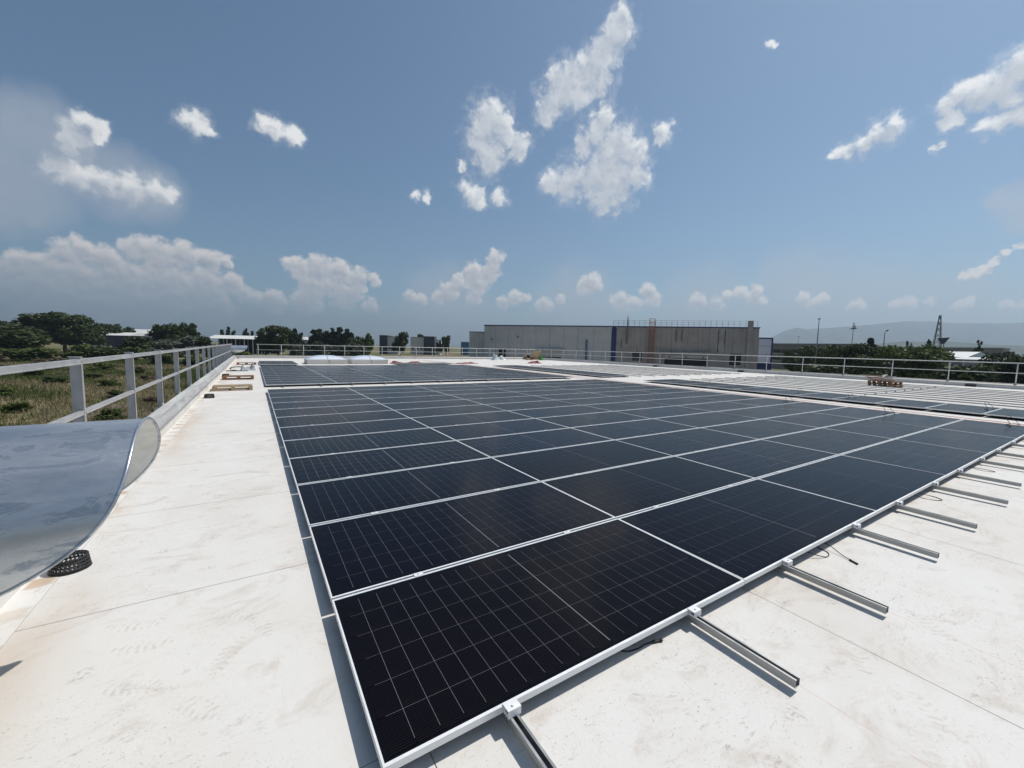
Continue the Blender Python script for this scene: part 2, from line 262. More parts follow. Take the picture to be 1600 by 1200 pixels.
# ------------------------------------------------------------------ materials
PRINTS = [(-.98,1.62,1.2),(-.90,1.38,1.35),(-.86,1.06,1.1),(-.36,1.28,.3),(-.50,1.10,-.4),(-.50,1.45,.9),(-.60,.78,.7),(3.05,-.75,2.6),(2.35,-.62,2.2),(2.2,-.95,2.5),(1.35,-.72,.4)]
def m_roof(name):
    m = NT(name); X = m.xyz()
    big = m.ramp(m.noise(.55, 6, .65, dist=.6), .40, .70)
    mid = m.ramp(m.noise(2.1, 7, .72, stretch=(1, 1.7, 1), dist=.9), .50, .70)
    scuff = m.ramp(m.noise(11, 6, .75, stretch=(1, 2.6, 1), rot=(0, 0, .5), dist=1.4), .56, .70)
    scuf2 = m.ramp(m.noise(19, 6, .75, stretch=(2.4, 1, 1), rot=(0, 0, -.35), dist=1.0), .58, .70)
    speck = m.ramp(m.noise(95, 3, .6), .62, .72); grain = m.noise(240, 2, .6)
    patch = m.ramp(m.noise(.9, 4, .6), .38, .58)
    tread = m.ramp(m.vor(3.1), .22, .10)
    c = m.mix(m.math('MULTIPLY', big, .42), (.720, .700, .662), (.60, .545, .475))
    c = m.mix(m.math('MULTIPLY', mid, .50), c, (.50, .425, .35))
    c = m.mix(m.math('MULTIPLY', m.math('MULTIPLY', scuff, patch), .55), c, (.34, .30, .27))
    c = m.mix(m.math('MULTIPLY', scuf2, .30), c, (.42, .38, .34))
    c = m.mix(m.math('MULTIPLY', m.math('MULTIPLY', speck, patch), .75), c, (.26, .22, .19))
    c = m.mix(m.math('MULTIPLY', m.math('MULTIPLY', tread, m.ramp(m.noise(42, 3, .7), .50, .60)), .42), c, (.33, .28, .24))
    c = m.mix(m.ramp(grain, .35, .75, 0, .14), c, (.36, .33, .30))
    # ochre silt that settled along the foot of the left parapet
    edge = m.ramp(X['X'], -1.05, -1.58); silt = m.math('MULTIPLY', edge, m.ramp(m.noise(1.2, 5, .6, stretch=(1, .35, 1)), .42, .62))
    c = m.mix(m.math('MULTIPLY', silt, .55), c, (.50, .36, .23))
    # boot prints in dried mud
    for fx, fy, fr in (PRINTS if name == 'roof_membrane' else ()):
        mp = m.t.nodes.new('ShaderNodeMapping'); mp.vector_type = 'TEXTURE'; m.t.links.new(m.tc.outputs['Object'], mp.inputs[0]); mp.inputs['Location'].default_value = (fx, fy, 0); mp.inputs['Rotation'].default_value = (0, 0, fr); mp.inputs['Scale'].default_value = (.048, .15, 1)
        sp = m.t.nodes.new('ShaderNodeSeparateXYZ'); m.t.links.new(mp.outputs[0], sp.inputs[0]); px_, py_ = sp.outputs['X'], sp.outputs['Y']
        e = m.math('ADD', m.math('MULTIPLY', px_, px_), m.math('MULTIPLY', py_, py_)); wv = m.math('SINE', m.math('ADD', m.math('MULTIPLY', py_, 26.0), m.math('MULTIPLY', m.math('ABSOLUTE', px_), 3.0)))
        k = m.math('MULTIPLY', m.math('MULTIPLY', m.ramp(e, 1.05, .8), m.ramp(wv, -.2, .5)), m.ramp(m.noise(24, 4, .7), .40, .62)); c = m.mix(m.math('MULTIPLY', k, .26), c, (.34, .27, .21))
    # red chalk lines snapped on the membrane to set out the rails
    ch = None
    for x in (1.86, 3.0, 14.75, 15.1, 15.45, 15.75):
        d = m.math('LESS_THAN', m.math('ABSOLUTE', m.math('SUBTRACT', X['X'], x)), .0028 if x < 5 else .02)
        ch = d if ch is None else m.math('MAXIMUM', ch, d)
    if name != 'roof_membrane':   # silt caught in the welded folds of the strip at the parapet foot
        st = m.ramp(m.math('SINE', m.math('ADD', m.math('MULTIPLY', X['Y'], 16.5), m.math('MULTIPLY', m.noise(2.0, 2), 5.0))), .25, .8)
        ms = m.math('MULTIPLY', m.ramp(X['X'], .012, .04), m.ramp(X['X'], .175, .12)); ch = None
        c = m.mix(m.math('MULTIPLY', m.math('MULTIPLY', st, ms), m.ramp(m.noise(.8, 3), .35, .6, .15, .75)), c, (.44, .30, .18))
    if ch is not None: c = m.mix(m.math('MULTIPLY', m.math('MULTIPLY', ch, .5), m.ramp(m.noise(9, 3, .6), .3, .6)), c, (.60, .22, .20))
    m.set('Base Color', c).set('Roughness', .7).set('Specular IOR Level', .25)
    h = m.math('ADD', m.noise(3.5, 5, .6), m.math('MULTIPLY', m.noise(60, 3, .6), .12))
    m.bump(h, .35, .012); return m.m
MAT = {}
MAT['roof'] = m_roof('roof_membrane')
MAT['flash'] = m_roof('flashing_membrane')
MAT['groove'] = simple('seam_groove', (.30, .285, .265), .8)
def m_metal(name, c, rough, scale=9, streak=(1, 1, 1), lo=.75, metal=1.0):
    m = NT(name); a = m.noise(scale, 6, .65, stretch=streak, dist=.4); b = m.noise(scale*7, 3, .5)
    f = m.math('ADD', m.math('MULTIPLY', m.ramp(a, .35, .68), .75), m.math('MULTIPLY', b, .25))
    m.set('Base Color', m.mix(f, tuple(x*lo for x in c), c)).set('Metallic', metal)
    m.set('Roughness', m.ramp(a, .3, .7, rough*.8, rough*1.3)); return m.m
MAT['alu'] = m_metal('anodised_aluminium', (.86, .86, .85), .42, 14, lo=.92, metal=.15)
MAT['alu_post'] = m_metal('mill_aluminium', (.60, .59, .58), .42, 5, lo=.86, metal=.5)
MAT['galv'] = m_metal('galvanised_steel', (.60, .63, .65), .45, 22, lo=.72)
MAT['galv_rail'] = m_metal('galvanised_channel', (.46, .47, .465), .5, 30, (1, .2, 1), lo=.7)
MAT['cap'] = m_metal('capping_sheet', (.50, .485, .465), .55, 4, (2, .3, 2), lo=.66, metal=.25)
MAT['cap_top'] = m_metal('pale_capping_sheet', (.66, .65, .62), .55, 3, (2, .3, 2), lo=.72, metal=.15)
MAT['white_post'] = simple('pale_coated_steel', (.70, .70, .67), .45, 0, .05)
MAT['dark'] = simple('dark_void', (.012, .012, .014), .8)
MAT['black'] = simple('black_plastic', (.018, .018, .018), .45, 0, .3, 40)
MAT['rubber'] = simple('cable_sheath', (.012, .012, .013), .5)
MAT['redcable'] = simple('red_cable_sheath', (.42, .045, .04), .5)
def m_duct():
    m = NT('galvanised_duct_sheet'); a = m.noise(2.2, 6, .6, stretch=(.7, 1.6, 1.6), dist=1.0); sm = m.noise(9, 5, .7, stretch=(.5, 1.2, 1.5), dist=1.2)
    sp = m.vor(70, 'F1', 'Color'); s2 = m.t.nodes.new('ShaderNodeSeparateColor'); m.t.links.new(sp, s2.inputs[0])
    c = m.mix(m.ramp(a, .38, .62), (.40, .44, .485), (.57, .60, .625))
    c = m.mix(m.math('MULTIPLY', m.ramp(sm, .53, .62), .72), c, (.21, .265, .33))
    c = m.mix(m.math('MULTIPLY', s2.outputs[0], .10), c, (.75, .78, .80))
    m.set('Base Color', c).set('Metallic', .75).set('Roughness', m.ramp(sm, .4, .7, .28, .48)); return m.m
MAT['duct'] = m_duct()
MAT['duct_in'] = simple('duct_inside', (.82, .82, .78), .6, .1, .12, 10)
# photovoltaic laminate: two halves of 11 x 6 half cells on a black sheet, under low-iron glass
PL, PW, PH = 2.372, 1.134, .030         # outer length, width, height
CPX, CPY, CG = .10480, .1800, .0025     # cell pitch and the gap that shows
def m_cell(name, grid):
    m = NT(name); X = m.xyz()
    fing = m.math('ABSOLUTE', m.math('SUBTRACT', m.math('FRACT', m.math('DIVIDE', X['Y'], .01125)), .5))
    wire = m.ramp(fing, .36, .48)
    c = m.mix(m.math('MULTIPLY', wire, .85), (.0018, .0014, .0028), (.0135, .0112, .0165))
    if grid:
        hx = m.math('SUBTRACT', m.math('ABSOLUTE', X['X']), .004)
        gx = m.math('GREATER_THAN', m.math('ABSOLUTE', m.math('SUBTRACT', m.math('FRACT', m.math('DIVIDE', hx, CPX)), .5)), .5 - CG*.5/CPX)
        cx = m.math('LESS_THAN', m.math('ABSOLUTE', X['X']), .003)
        gy = m.math('GREATER_THAN', m.math('ABSOLUTE', m.math('SUBTRACT', m.math('FRACT', m.math('DIVIDE', X['Y'], CPY)), .5)), .5 - CG*.4/CPY)
        inx = m.math('LESS_THAN', m.math('ABSOLUTE', X['X']), .004 + CPX*11 - .03)
        iny = m.math('LESS_THAN', m.math('ABSOLUTE', X['Y']), CPY*3 - .03)
        g = m.math('MULTIPLY', m.math('MAXIMUM', m.math('MAXIMUM', gx, gy), cx), m.math('MULTIPLY', inx, iny))
        c = m.mix(m.math('MULTIPLY', g, m.ramp(m.noise(5, 2), .3, .6, .45, .9)), c, (.21, .205, .225))
    dust = m.noise(1.7, 6, .65, dist=.5)
    c = m.mix(m.math('MULTIPLY', m.ramp(dust, .45, .8), .007), c, (.45, .42, .38))
    tint = m.info('Color'); c = m.mix(1.0, c, tint, 'MULTIPLY')
    m.set('Base Color', c).set('Roughness', .35).set('Specular IOR Level', .0)
    m.set('Coat Weight', .62).set('Coat IOR', 1.32).set('Coat Roughness', m.ramp(dust, .35, .75, .13, .20))
    return m.m
MAT['pv'] = m_cell('photovoltaic_laminate', True)
MAT['cell'] = m_cell('photovoltaic_half_cell', False)
def m_glassy(name, c):
    m = NT(name); m.set('Base Color', c).set('Roughness', .4).set('Specular IOR Level', .0).set('Coat Weight', .62).set('Coat IOR', 1.29).set('Coat Roughness', .16); return m.m
MAT['backsheet'] = m_glassy('black_backsheet', (.004, .004, .006)); MAT['ribbon'] = m_glassy('tinned_ribbon', (.20, .195, .215))
def m_wood(name, c):
    m = NT(name); g = m.noise(6, 6, .6, stretch=(1, 9, 9), dist=.6); k = m.noise(2, 3, .5)
    m.set('Base Color', m.mix(m.ramp(g, .3, .7), tuple(x*.62 for x in c), c)).set('Roughness', .8); m.bump(g, .3, .004); return m.m
MAT['wood'] = m_wood('weathered_pine', (.50, .36, .215)); MAT['wood2'] = m_wood('reddish_pine', (.33, .175, .095)); MAT['wood3'] = m_wood('grey_pine', (.40, .36, .30))
def m_conc(name, c, lo=.72, streak=.5):
    m = NT(name); s = m.noise(1.1, 6, .62, stretch=(1.4, 1.4, .09)); b = m.noise(.35, 5, .6); q = m.noise(9, 5, .65); r = m.noise(.13, 2, .5)
    d = m.math('MULTIPLY', m.ramp(s, .5, .72), streak)
    cc = m.mix(m.ramp(b, .3, .7), tuple(x*lo for x in c), c); cc = m.mix(m.math('MULTIPLY', q, .25), cc, tuple(x*1.15 for x in c))
    cc = m.mix(d, cc, tuple(x*.42 for x in c)); cc = m.mix(m.math('MULTIPLY', m.info('Random'), .25), cc, tuple(x*.8 for x in c))
    m.set('Base Color', cc).set('Roughness', .85); m.bump(q, .25, .02); return m.m
MAT['conc'] = m_conc('precast_concrete', (.53, .51, .475), .84, .22)
MAT['conc_d'] = m_conc('weathered_concrete', (.37, .33, .285), .72, .75)
MAT['blue'] = simple('dark_blue_coated_sheet', (.012, .02, .105), .45)
MAT['sky_blue'] = simple('blue_pipe_paint', (.045, .13, .22), .5)
MAT['oxide'] = simple('red_oxide_paint', (.32, .11, .075), .6)
MAT['whitewall'] = simple('white_wall_panel', (.62, .62, .64), .55, 0, .06)
MAT['glass'] = simple('dark_window_glass', (.012, .014, .016), .12)
MAT['steel'] = simple('grey_steel', (.17, .18, .19), .5, .6)
MAT['far_wall'] = m_conc('far_grey_wall', (.26, .235, .21), .85, .2)
MAT['white_roof'] = simple('white_roof_sheet', (.66, .66, .63), .55, 0, .08, 1.2)
MAT['dark_cladding'] = simple('dark_navy_cladding', (.018, .022, .035), .4)
MAT['asphalt'] = simple('asphalt', (.085, .083, .08), .9, 0, .2, 3)
# ------------------------------------------------------------------ ground and roof
GZ = -5.5
def m_ground():
    m = NT('dry_field'); a = m.noise(.035, 7, .6, dist=.5); b = m.noise(.25, 6, .65); e = m.noise(2.2, 5, .65)
    f = m.math('ADD', m.math('MULTIPLY', a, .6), m.math('MULTIPLY', b, .4))
    c = m.mix(m.ramp(f, .40, .60), (.25, .205, .12), (.095, .115, .040))
    c = m.mix(m.math('MULTIPLY', m.ramp(e, .45, .65), .5), c, (.045, .048, .020))
    c = m.mix(m.math('MULTIPLY', m.ramp(m.noise(.012, 4, .5), .5, .62), .6), c, (.20, .15, .105))
    m.set('Base Color', c).set('Roughness', .95).set('Specular IOR Level', .1); m.bump(e, .6, .25); return m.m
g = MB(); S = 13000; N = 24
xs = [S*(abs(t)**2.2)*(1 if t >= 0 else -1) for t in np.linspace(-1, 1, N)]
g.add([(x, y, GZ) for y in xs for x in xs], [(j*N+i, j*N+i+1, (j+1)*N+i+1, (j+1)*N+i) for j in range(N-1) for i in range(N-1)])
struct(g.build('ground', m_ground()))
struct(MB().box(-14, 44, -40, 58, GZ+.004, GZ+.02).build('service_yard', simple('gravel_apron', (.14, .12, .09), .95, 0, .25, 1.5)))
yd = MB().obox((96.0 - .716*31, 82.0 - .698*31, GZ + .04), 92, 60, .03, (0, 0, math.atan2(-.716, .698))); struct(yd.build('bounce_yard', simple('pale_bounce_concrete', (.42, .40, .37), .9, 0, .12, .6)))  # pale slab added to bounce light up onto the shaded warehouse front
struct(MB().box(48, 190, -20, 52, GZ+.004, GZ+.03).build('car_park', MAT['asphalt']))
XL, XR, YF, YB = -1.66, 33.55, -7.0, 46.0
roof = struct(MB().box(XL-.26, XR+.26, YF, YB+.26, GZ+.001, -.1065).build('flat_roof', MAT['groove']))
y = 1.87 - 1.725*5; k = 0
while y < YB - .02:
    y2 = min(y + 1.725, YB - .004)
    MB().box(-1.497, .198, max(y, YF) + .0025, y2 - .0025, -.106, -.1).build('membrane_sheet', MAT['roof'], roof); y += 1.725
x = .2
while x < XR - .02:
    x2 = min(x + 2.25, XR - .004)
    MB().box(x + .0025, x2 - .0025, YF, YB - .004, -.106, -.1 - .0002*(k % 2)).build('membrane_sheet', MAT['roof'], roof); x += 2.25; k += 1
# ------------------------------------------------------------------ parapets
PT = .175
def parapet(label, axis, at, inward, a, b):
    """low upstand: membrane-faced wall, fixing bar, folded sheet capping in 3 m lengths"""
    t = thing('parapet', label, 'parapet', (at, a, -.1) if axis == 'y' else (a, at, -.1)); L_ = b - a; s = inward
    def bx(u0, u1, v0, v1, z0, z1, name, mat):
        u0, u1 = sorted((u0*s, u1*s)); m = MB()
        if axis == 'y': m.box(u0, u1, v0, v1, z0, z1)
        else: m.box(v0, v1, u0, u1, z0, z1)
        return m.build(name, mat, t)
    def ext(pr, v0, v1, name, mat):
        return MB().prism([(p*s, q) for p, q in pr], axis_ext, v0, v1).build(name, mat, t)
    axis_ext = 'y' if axis == 'y' else 'x'
    ext([(-.262, -.006), (-.001, -.006), (-.001, PT+.008), (-.118, PT+.088), (-.262, PT+.088)], 0, L_, 'wall', MAT['flash'])
    bx(.0, .16, 0, L_, -.0055, .0012, 'foot_strip', MAT['flash'])
    v = 0.0
    while v < L_ - .05:
        w = min(v + 3.0, L_)
        ext([(-.275, PT+.02), (-.275, PT+.103), (-.105, PT+.103), (-.105, PT+.094), (-.110, PT+.094), (-.110, PT+.0985), (-.2705, PT+.0985), (-.2705, PT+.02)], v + .003, w - .003, 'cap_sheet', MAT['cap_top'])
        ext([(-.116, PT+.0955), (.006, PT+.0135), (.006, PT-.004), (.0015, PT-.004), (.0015, PT+.0105), (-.116, PT+.0905)], v + .0035, w - .0035, 'flashing_sheet', MAT['cap']); v += 3.0
    bx(.0005, .009, .0, L_, PT-.035, PT-.006, 'fixing_bar', MAT['galv'])
    return t
parapet('low white parapet with grey sheet capping along the left roof edge', 'y', XL, 1, YF, YB + .26)
parapet('low white parapet with grey sheet capping along the right roof edge', 'y', XR, -1, YF, YB + .26)
parapet('low white parapet with grey capping across the far end of the roof', 'x', YB, -1, XL + .001, XR - .001)
CAPZ = PT + .003
# ------------------------------------------------------------------ guard railings
t = thing('railing', 'grey aluminium guard railing with broad flat posts along the left parapet', 'railing', (-1.938, YF, CAPZ))
posts = [.36 + 2.3*i for i in range(-3, 20)]
pm = MB().box(-.098, -.008, -.006, .006, -.33, 1.12).box(-.008, 0, -.022, .022, -.33, 1.12).box(-.106, .002, -.026, .026, 1.12, 1.128).mesh('post', MAT['alu_post'])
fm = MB().box(-.02, .012, -.075, -.028, .002, .03).box(-.02, .0, -.08, -.0225, -.06, .0015).mesh('base_plate', MAT['alu'])
bolt_me = MB().tube([(-.001, 0, 0), (.006, 0, 0)], .007, 6).mesh('bolt', MAT['galv'])
for yy in posts:
    po = put('post', pm, t, (0, yy - YF, 0)); put('base_plate', fm, po)
    if 0 < yy < 16:
        for z in (.52, 1.075):
            for dy in (-.012, .012): put('bolt', bolt_me, po, (.0, dy, z))
for a, b in zip(posts[:-1], posts[1:]):
    MB().box(-.05, -.002, a - YF + .023, b - YF - .023, 1.055, 1.10).box(-.058, .006, a - YF + .023, b - YF - .023, 1.045, 1.055).build('top_rail', MAT['alu_post'], t)
    if a < 1.0 < b or a < 44 < b: continue      # the ducts pass here
    MB().box(-.045, -.004, a - YF + .023, b - YF - .023, .50, .535).box(-.05, .004, a - YF + .023, b - YF - .023, .493, .50).build('middle_rail', MAT['alu_post'], t)
def tube_railing(label, axis, at, a, n, sp, start):
    t = thing('railing', label, 'railing', (at, a, CAPZ) if axis == 'y' else (a, at, CAPZ))
    pm = MB().tube([(0,0,.006), (0,0,1.08)], .024, 10).mesh('post', MAT['white_post'], True); bm = MB().box(-.06, .06, -.06, .06, 0, .008).mesh('base_plate', MAT['galv'])
    for i in range(n):
        v = start + sp*i
        po = put('post', pm, t, (0, v, 0) if axis == 'y' else (v, 0, 0)); put('base_plate', bm, po)
    lo, hi = start - .15, start + sp*(n-1) + .15
    for z, r, nm in ((1.09, .026, 'top_rail'), (.56, .018, 'middle_rail')):
        MB().tube([(0, lo, z), (0, hi, z)] if axis == 'y' else [(lo, 0, z), (hi, 0, z)], r, 10).build(nm, MAT['white_post'], t, smooth=True)
tube_railing('pale tubular railing with two rails along the right parapet', 'y', XR + .14, YF, 22, 2.5, 2.27 - .01)
tube_railing('pale tubular railing with two rails across the far end of the roof', 'x', YB + .14, XL, 18, 2.0, 1.75)
# ------------------------------------------------------------------ galvanised air ducts over the left parapet
def duct(label, y):
    t = thing('air_duct', label, 'duct', (-1.93, y, GZ)); Rr, asp = .416, .885; zc = .778 - GZ; xt = -.774 + 1.93
    c1, c2, c3 = .431, -.175, .028
    def dx(a): return -(c1*(1-math.cos(a)) + c2*(1-math.cos(2*a)) + c3*(1-math.cos(3*a)))
    n = 96; ring = [(2*math.pi*i/n) for i in range(n)]
    def P(x, a, r=1.0): return (x, Rr*r*math.sin(a), zc + asp*Rr*r*math.cos(a))
    m = MB(); cols = 14; vs = []
    for j in range(cols + 1):
        s = j/cols
        for a in ring:
            x = (xt + dx(a))*(1-s) + (-.55)*s; vs.append(P(x, a))
    fs = [(j*n+i, (j+1)*n+i, (j+1)*n+(i+1)%n, j*n+(i+1)%n) for j in range(cols) for i in range(n)]
    m.add(vs, fs)
    # bend outside the parapet and the riser down the wall
    bend = [(-.55, 0), (-.72, .02), (-.90, .09), (-1.04, .21), (-1.12, .36), (-1.15, .55)]
    path = []
    for k in range(13):
        w = math.pi/2*k/12; path.append((-.55 - .55*math.sin(w), zc - .55*(1-math.cos(w)), w))
    path.append((-1.10, .02, math.pi/2)); o = []
    for (px_, pz_, w) in path:
        for a in ring:
            c, s_ = asp*Rr*math.cos(a), Rr*math.sin(a); o.append((px_ - c*math.sin(w), s_, pz_ + c*math.cos(w)))
    k = len(path); m.add(o, [(j*n+i, (j+1)*n+i, (j+1)*n+(i+1)%n, j*n+(i+1)%n) for j in range(k-1) for i in range(n)])
    m.build('shell', MAT['duct'], t, smooth=True)
    m = MB(); vs = []
    for s in (0.0, .25, .5, .75, 1.0):
        for a in ring: vs.append(P((xt + dx(a))*(1-s) + (-.50)*s + .001, a, .991))
    m.add(vs, [(j*n+i, j*n+(i+1)%n, (j+1)*n+(i+1)%n, (j+1)*n+i) for j in range(4) for i in range(n)])
    m.build('lining', MAT['duct_in'], t, smooth=True)
    MB().tube([P(xt + dx(a) - .004, a, 1.002) for a in ring], .0062, 8, closed=True).build('rolled_rim', MAT['duct'], t, smooth=True)
    MB().tube([P(-.25, a, 1.002) for a in ring], .006, 6, closed=True).build('joint_ring', MAT['galv'], t, smooth=True)
duct('large galvanised air duct with slanted open mouth beside the camera, left foreground', 1.10)
duct('small-looking distant galvanised air duct poking over the far left parapet corner', 43.9)
# ------------------------------------------------------------------ solar arrays
frame_me = MB()
f_, lip = PH, .0145
frame_me.box(-PL/2, PL/2, -PW/2, -PW/2+.0018, -f_, 0).box(-PL/2, PL/2, PW/2-.0018, PW/2, -f_, 0)
frame_me.box(-PL/2, -PL/2+.0018, -PW/2+.0018, PW/2-.0018, -f_, 0).box(PL/2-.0018, PL/2, -PW/2+.0018, PW/2-.0018, -f_, 0)
for sgn in (-1, 1):
    a, b = sorted((sgn*(PW/2-.0018), sgn*(PW/2-lip))); frame_me.box(-PL/2+.0018, PL/2-.0018, a, b, -.0045, -.0001)
    frame_me.box(-PL/2+.0018, PL/2-.0018, *sorted((sgn*(PW/2-.0018), sgn*(PW/2-.028))), -f_, -f_+.002)
    a, b = sorted((sgn*(PL/2-.0018), sgn*(PL/2-.0085))); frame_me.box(a, b, -PW/2+lip, PW/2-lip, -.0045, -.0001)
frame_me = frame_me.mesh('frame', MAT['alu'])
lam_me = MB().box(-PL/2+.006, PL/2-.006, -PW/2+.006, PW/2-.006, -.0075, -.0022).mesh('laminate', MAT['pv'])
back_me = MB().box(-PL/2+.006, PL/2-.006, -PW/2+.006, PW/2-.006, -.0075, -.0034).mesh('laminate', MAT['backsheet'])
rb = MB(); hx = .004 + 11*CPX - .035; hy = 3*CPY - .03
rb.add([(-hx,-hy,-.0030),(hx,-hy,-.0030),(hx,hy,-.0030),(-hx,hy,-.0030)], [(0,1,2,3)])
ribbon_me = rb.mesh('ribbon_grid', MAT['ribbon'])
cw, ch = CPX - CG*.72, CPY - CG*.60
cell_me = {}
def cell_mesh(w, h):
    key = (round(w, 5), round(h, 5))
    if key not in cell_me:
        cell_me[key] = MB().add([(-w/2,-h/2,0),(w/2,-h/2,0),(w/2,h/2,0),(-w/2,h/2,0)], [(0,1,2,3)]).mesh('half_cell', MAT['cell'])
    return cell_me[key]
TINTS = [(1,1,1,1), (.9,.95,1.25,1), (1.2,1.05,.9,1), (.9,1.08,1.0,1), (1.0,.95,1.1,1), (.85,.95,1.35,1)]
def panel(x0, y0, label, group, near=False):
    """x0, y0: near left outer corner; the top of the frame lies at z = 0"""
    t = thing('solar_panel', label, 'solar panel', (x0 + PL/2, y0 + PW/2, -.0), 0, group)
    put('frame', frame_me, t); tint = rnd.choice(TINTS); e = (rnd.random()-.5)*.005; e2 = (rnd.random()-.5)*.006
    t.rotation_euler = (e, e2*.6, (rnd.random()-.5)*.0012)
    if not near:
        o = put('laminate', lam_me, t); o.color = tint; return
    o = put('laminate', back_me, t); put('ribbon_grid', ribbon_me, t)
    for i in range(22):
        for j in range(6):
            cx = (.0022 + CPX*(i - 11 + .5)) if i >= 11 else -(.0022 + CPX*(10 - i + .5))
            cy = CPY*(j - 2.5)
            c = put('half_cell', cell_mesh(cw, ch), o, (cx, cy, -.0026)); c.color = tint
PU, PV = 2.378, 1.154
def array(x0, y0, cols, rows, name, group, near=()):
    for r in rows:
        for c in cols:
            panel(x0 + PU*c + .003, y0 + PV*r + .010, 'dark solar panel, %s from left in the %s row of the %s' % (ORD[c], ORD[r], name), group,
                  (c, r) in near)
array(0, 0, range(6), range(12), 'large front array', 'panels of the large front array', {(0,0),(1,0),(0,1),(1,1),(0,2),(1,2),(2,0)})
array(0, 15.58, range(6), range(12), 'second array', 'panels of the second array')
array(0, 31.2, (0,), range(5), 'third array', 'panels of the third array')
array(0, 31.2, (4, 5), range(2), 'third array', 'panels of the third array')
def column(y0, rows, name, group):
    for r in rows:
        panel(16.40, y0 + PV*r + .010, 'dark solar panel, %s from the near end of %s' % (ORD[r], name), group)
column(0 - PV*2, range(13), 'the column beside the walkway', 'panels of the right column')
column(15.58, range(11), 'the far right column', 'panels of the far right column')
# mounting rails: open-topped galvanised channels with feet and clamps
def rail_mesh(L_):
    p = [(-.0205,-.071),(.0205,-.071),(.0205,-.031),(.010,-.031),(.010,-.0335),(.018,-.0335),(.018,-.0685),(-.018,-.0685),(-.018,-.0335),(-.010,-.0335),(-.010,-.031),(-.0205,-.031)]
    m = MB(); n = len(p); vs = [(a, 0, b) for a, b in p] + [(a, L_, b) for a, b in p]
    fs = [(i, n+i, n+(i+1) % n, (i+1) % n) for i in range(n)]
    for o, fl in ((0, False), (n, True)):
        for q in ((0,1,6,7),(1,2,5,6),(2,3,4,5),(0,7,8,11),(11,8,9,10)):
            w = tuple(o + i for i in q); fs.append(w if fl else w[::-1])
    return m.add(vs, fs).mesh('channel', MAT['galv_rail'])
foot_me = MB().box(-.019, .019, -.03, .03, -.0995, -.0715).mesh('foot', MAT['galv_rail'])
ec = MB().box(-.032, .032, -.040, .010, .0015, .0050).box(-.032, .032, -.040, -.0365, -.029, .0015).box(-.032, .032, -.008, -.005, -.029, .0015)
ec.tube([(0, -.022, .005), (0, -.022, .011)], .0065, 6); ec.box(-.030, -.026, -.0365, -.008, -.029, -.018)
end_me = ec.mesh('end_clamp', MAT['alu'])
mid_me = MB().box(-.03, .03, -.019, .019, .0015, .0045).tube([(0,0,.0045), (0,0,.0105)], .006, 6).mesh('mid_clamp', MAT['alu'])
rmesh = {}
def rail(x, ya, yb, label, group, clamps=None):
    """clamps: (front edge y, number of rows) of the panels it carries"""
    L_ = yb - ya
    if round(L_, 3) not in rmesh: rmesh[round(L_, 3)] = rail_mesh(L_)
    t = thing('mounting_rail', label, 'rail', (x, ya, 0), 0, group); put('channel', rmesh[round(L_, 3)], t)
    v = .95
    while v < L_ and clamps: put('foot', foot_me, t, (0, v, 0)); v += 2.31
    if not clamps:
        for v in (1.2, L_/2, L_ - 1.2): put('foot', foot_me, t, (0, v, 0))
    if clamps:
        y0, n = clamps
        put('end_clamp', end_me, t, (0, y0 - ya + .008, 0))
        o = put('end_clamp', end_me, t, (0, y0 + PV*n - ya - .008, 0)); o.rotation_euler = (0, 0, math.pi)
        for k in range(1, n): put('mid_clamp', mid_me, t, (0, y0 + PV*k - ya, 0))
for c in range(6):
    for s, off in enumerate((.535, 1.80)):
        k = c*2 + s
        rail(PU*c + off, -.535 - .02*((k*7) % 3), 14.12, 'galvanised rail sticking out of the front array, %s from the left' % ORD[k], 'rails under the front array', (0, 12))
        rail(PU*c + off, 15.22, 29.75, 'galvanised rail under the second array, %s from the left' % ORD[k], 'rails under the second array', (15.58, 12))
for k, off in enumerate((.535, 1.80)):
    rail(16.40 + off, -PV*2 - .4, 12.85, 'galvanised rail under the right column, %s' % ('nearer the walkway' if k == 0 else 'farther from the walkway'), 'rails under the right column', (-PV*2, 13))
    rail(16.40 + off, 15.3, 28.6, 'galvanised rail under the far right column, %s' % ('nearer the walkway' if k == 0 else 'farther from the walkway'), 'rails under the far right column', (15.58, 11))
for k in range(10):
    x = 16.40 + PU*(k//2 + 1) + (.535, 1.80)[k % 2]
    rail(x, -2.9, 12.9, 'bare galvanised rail without panels on the right, %s after the panel column' % ORD[k], 'bare rails on the right')
    rail(x, 15.3, 28.7, 'bare galvanised rail in the far right field, %s after the panel column' % ORD[k], 'bare rails in the far right field')
# ------------------------------------------------------------------ cables
def smooth_pts(p, n=10):
    p = [Vector(q) for q in p]; out = []
    for i in range(len(p)-1):
        a, b, c, d = p[max(i-1,0)], p[i], p[i+1], p[min(i+2, len(p)-1)]
        for k in range(n):
            t_ = k/n; out.append(.5*((2*b) + (c-a)*t_ + (2*a-5*b+4*c-d)*t_*t_ + (3*b-a-3*c+d)*t_**3))
    return out + [p[-1]]
def cable(label, pts, r=.0035, plug=True, mat='rubber', group=None):
    t = thing('cable', label, 'cable', tuple(pts[0]), 0, group); o = Vector(pts[0]); q = [Vector(p) - o for p in smooth_pts(pts)]
    MB().tube(q, r, 7).build('lead', MAT[mat], t, smooth=True)
    if plug:
        d = (q[-1] - q[-3]).normalized(); e = q[-1]
        MB().tube([e - d*.004, e, e + d*.02, e + d*.022, e + d*.05, e + d*.052, e + d*.062], [.004, .008, .009, .0075, .0075, .0095, .0095], 8).build('connector', MAT['black'], t, smooth=True)
rz = -.0955
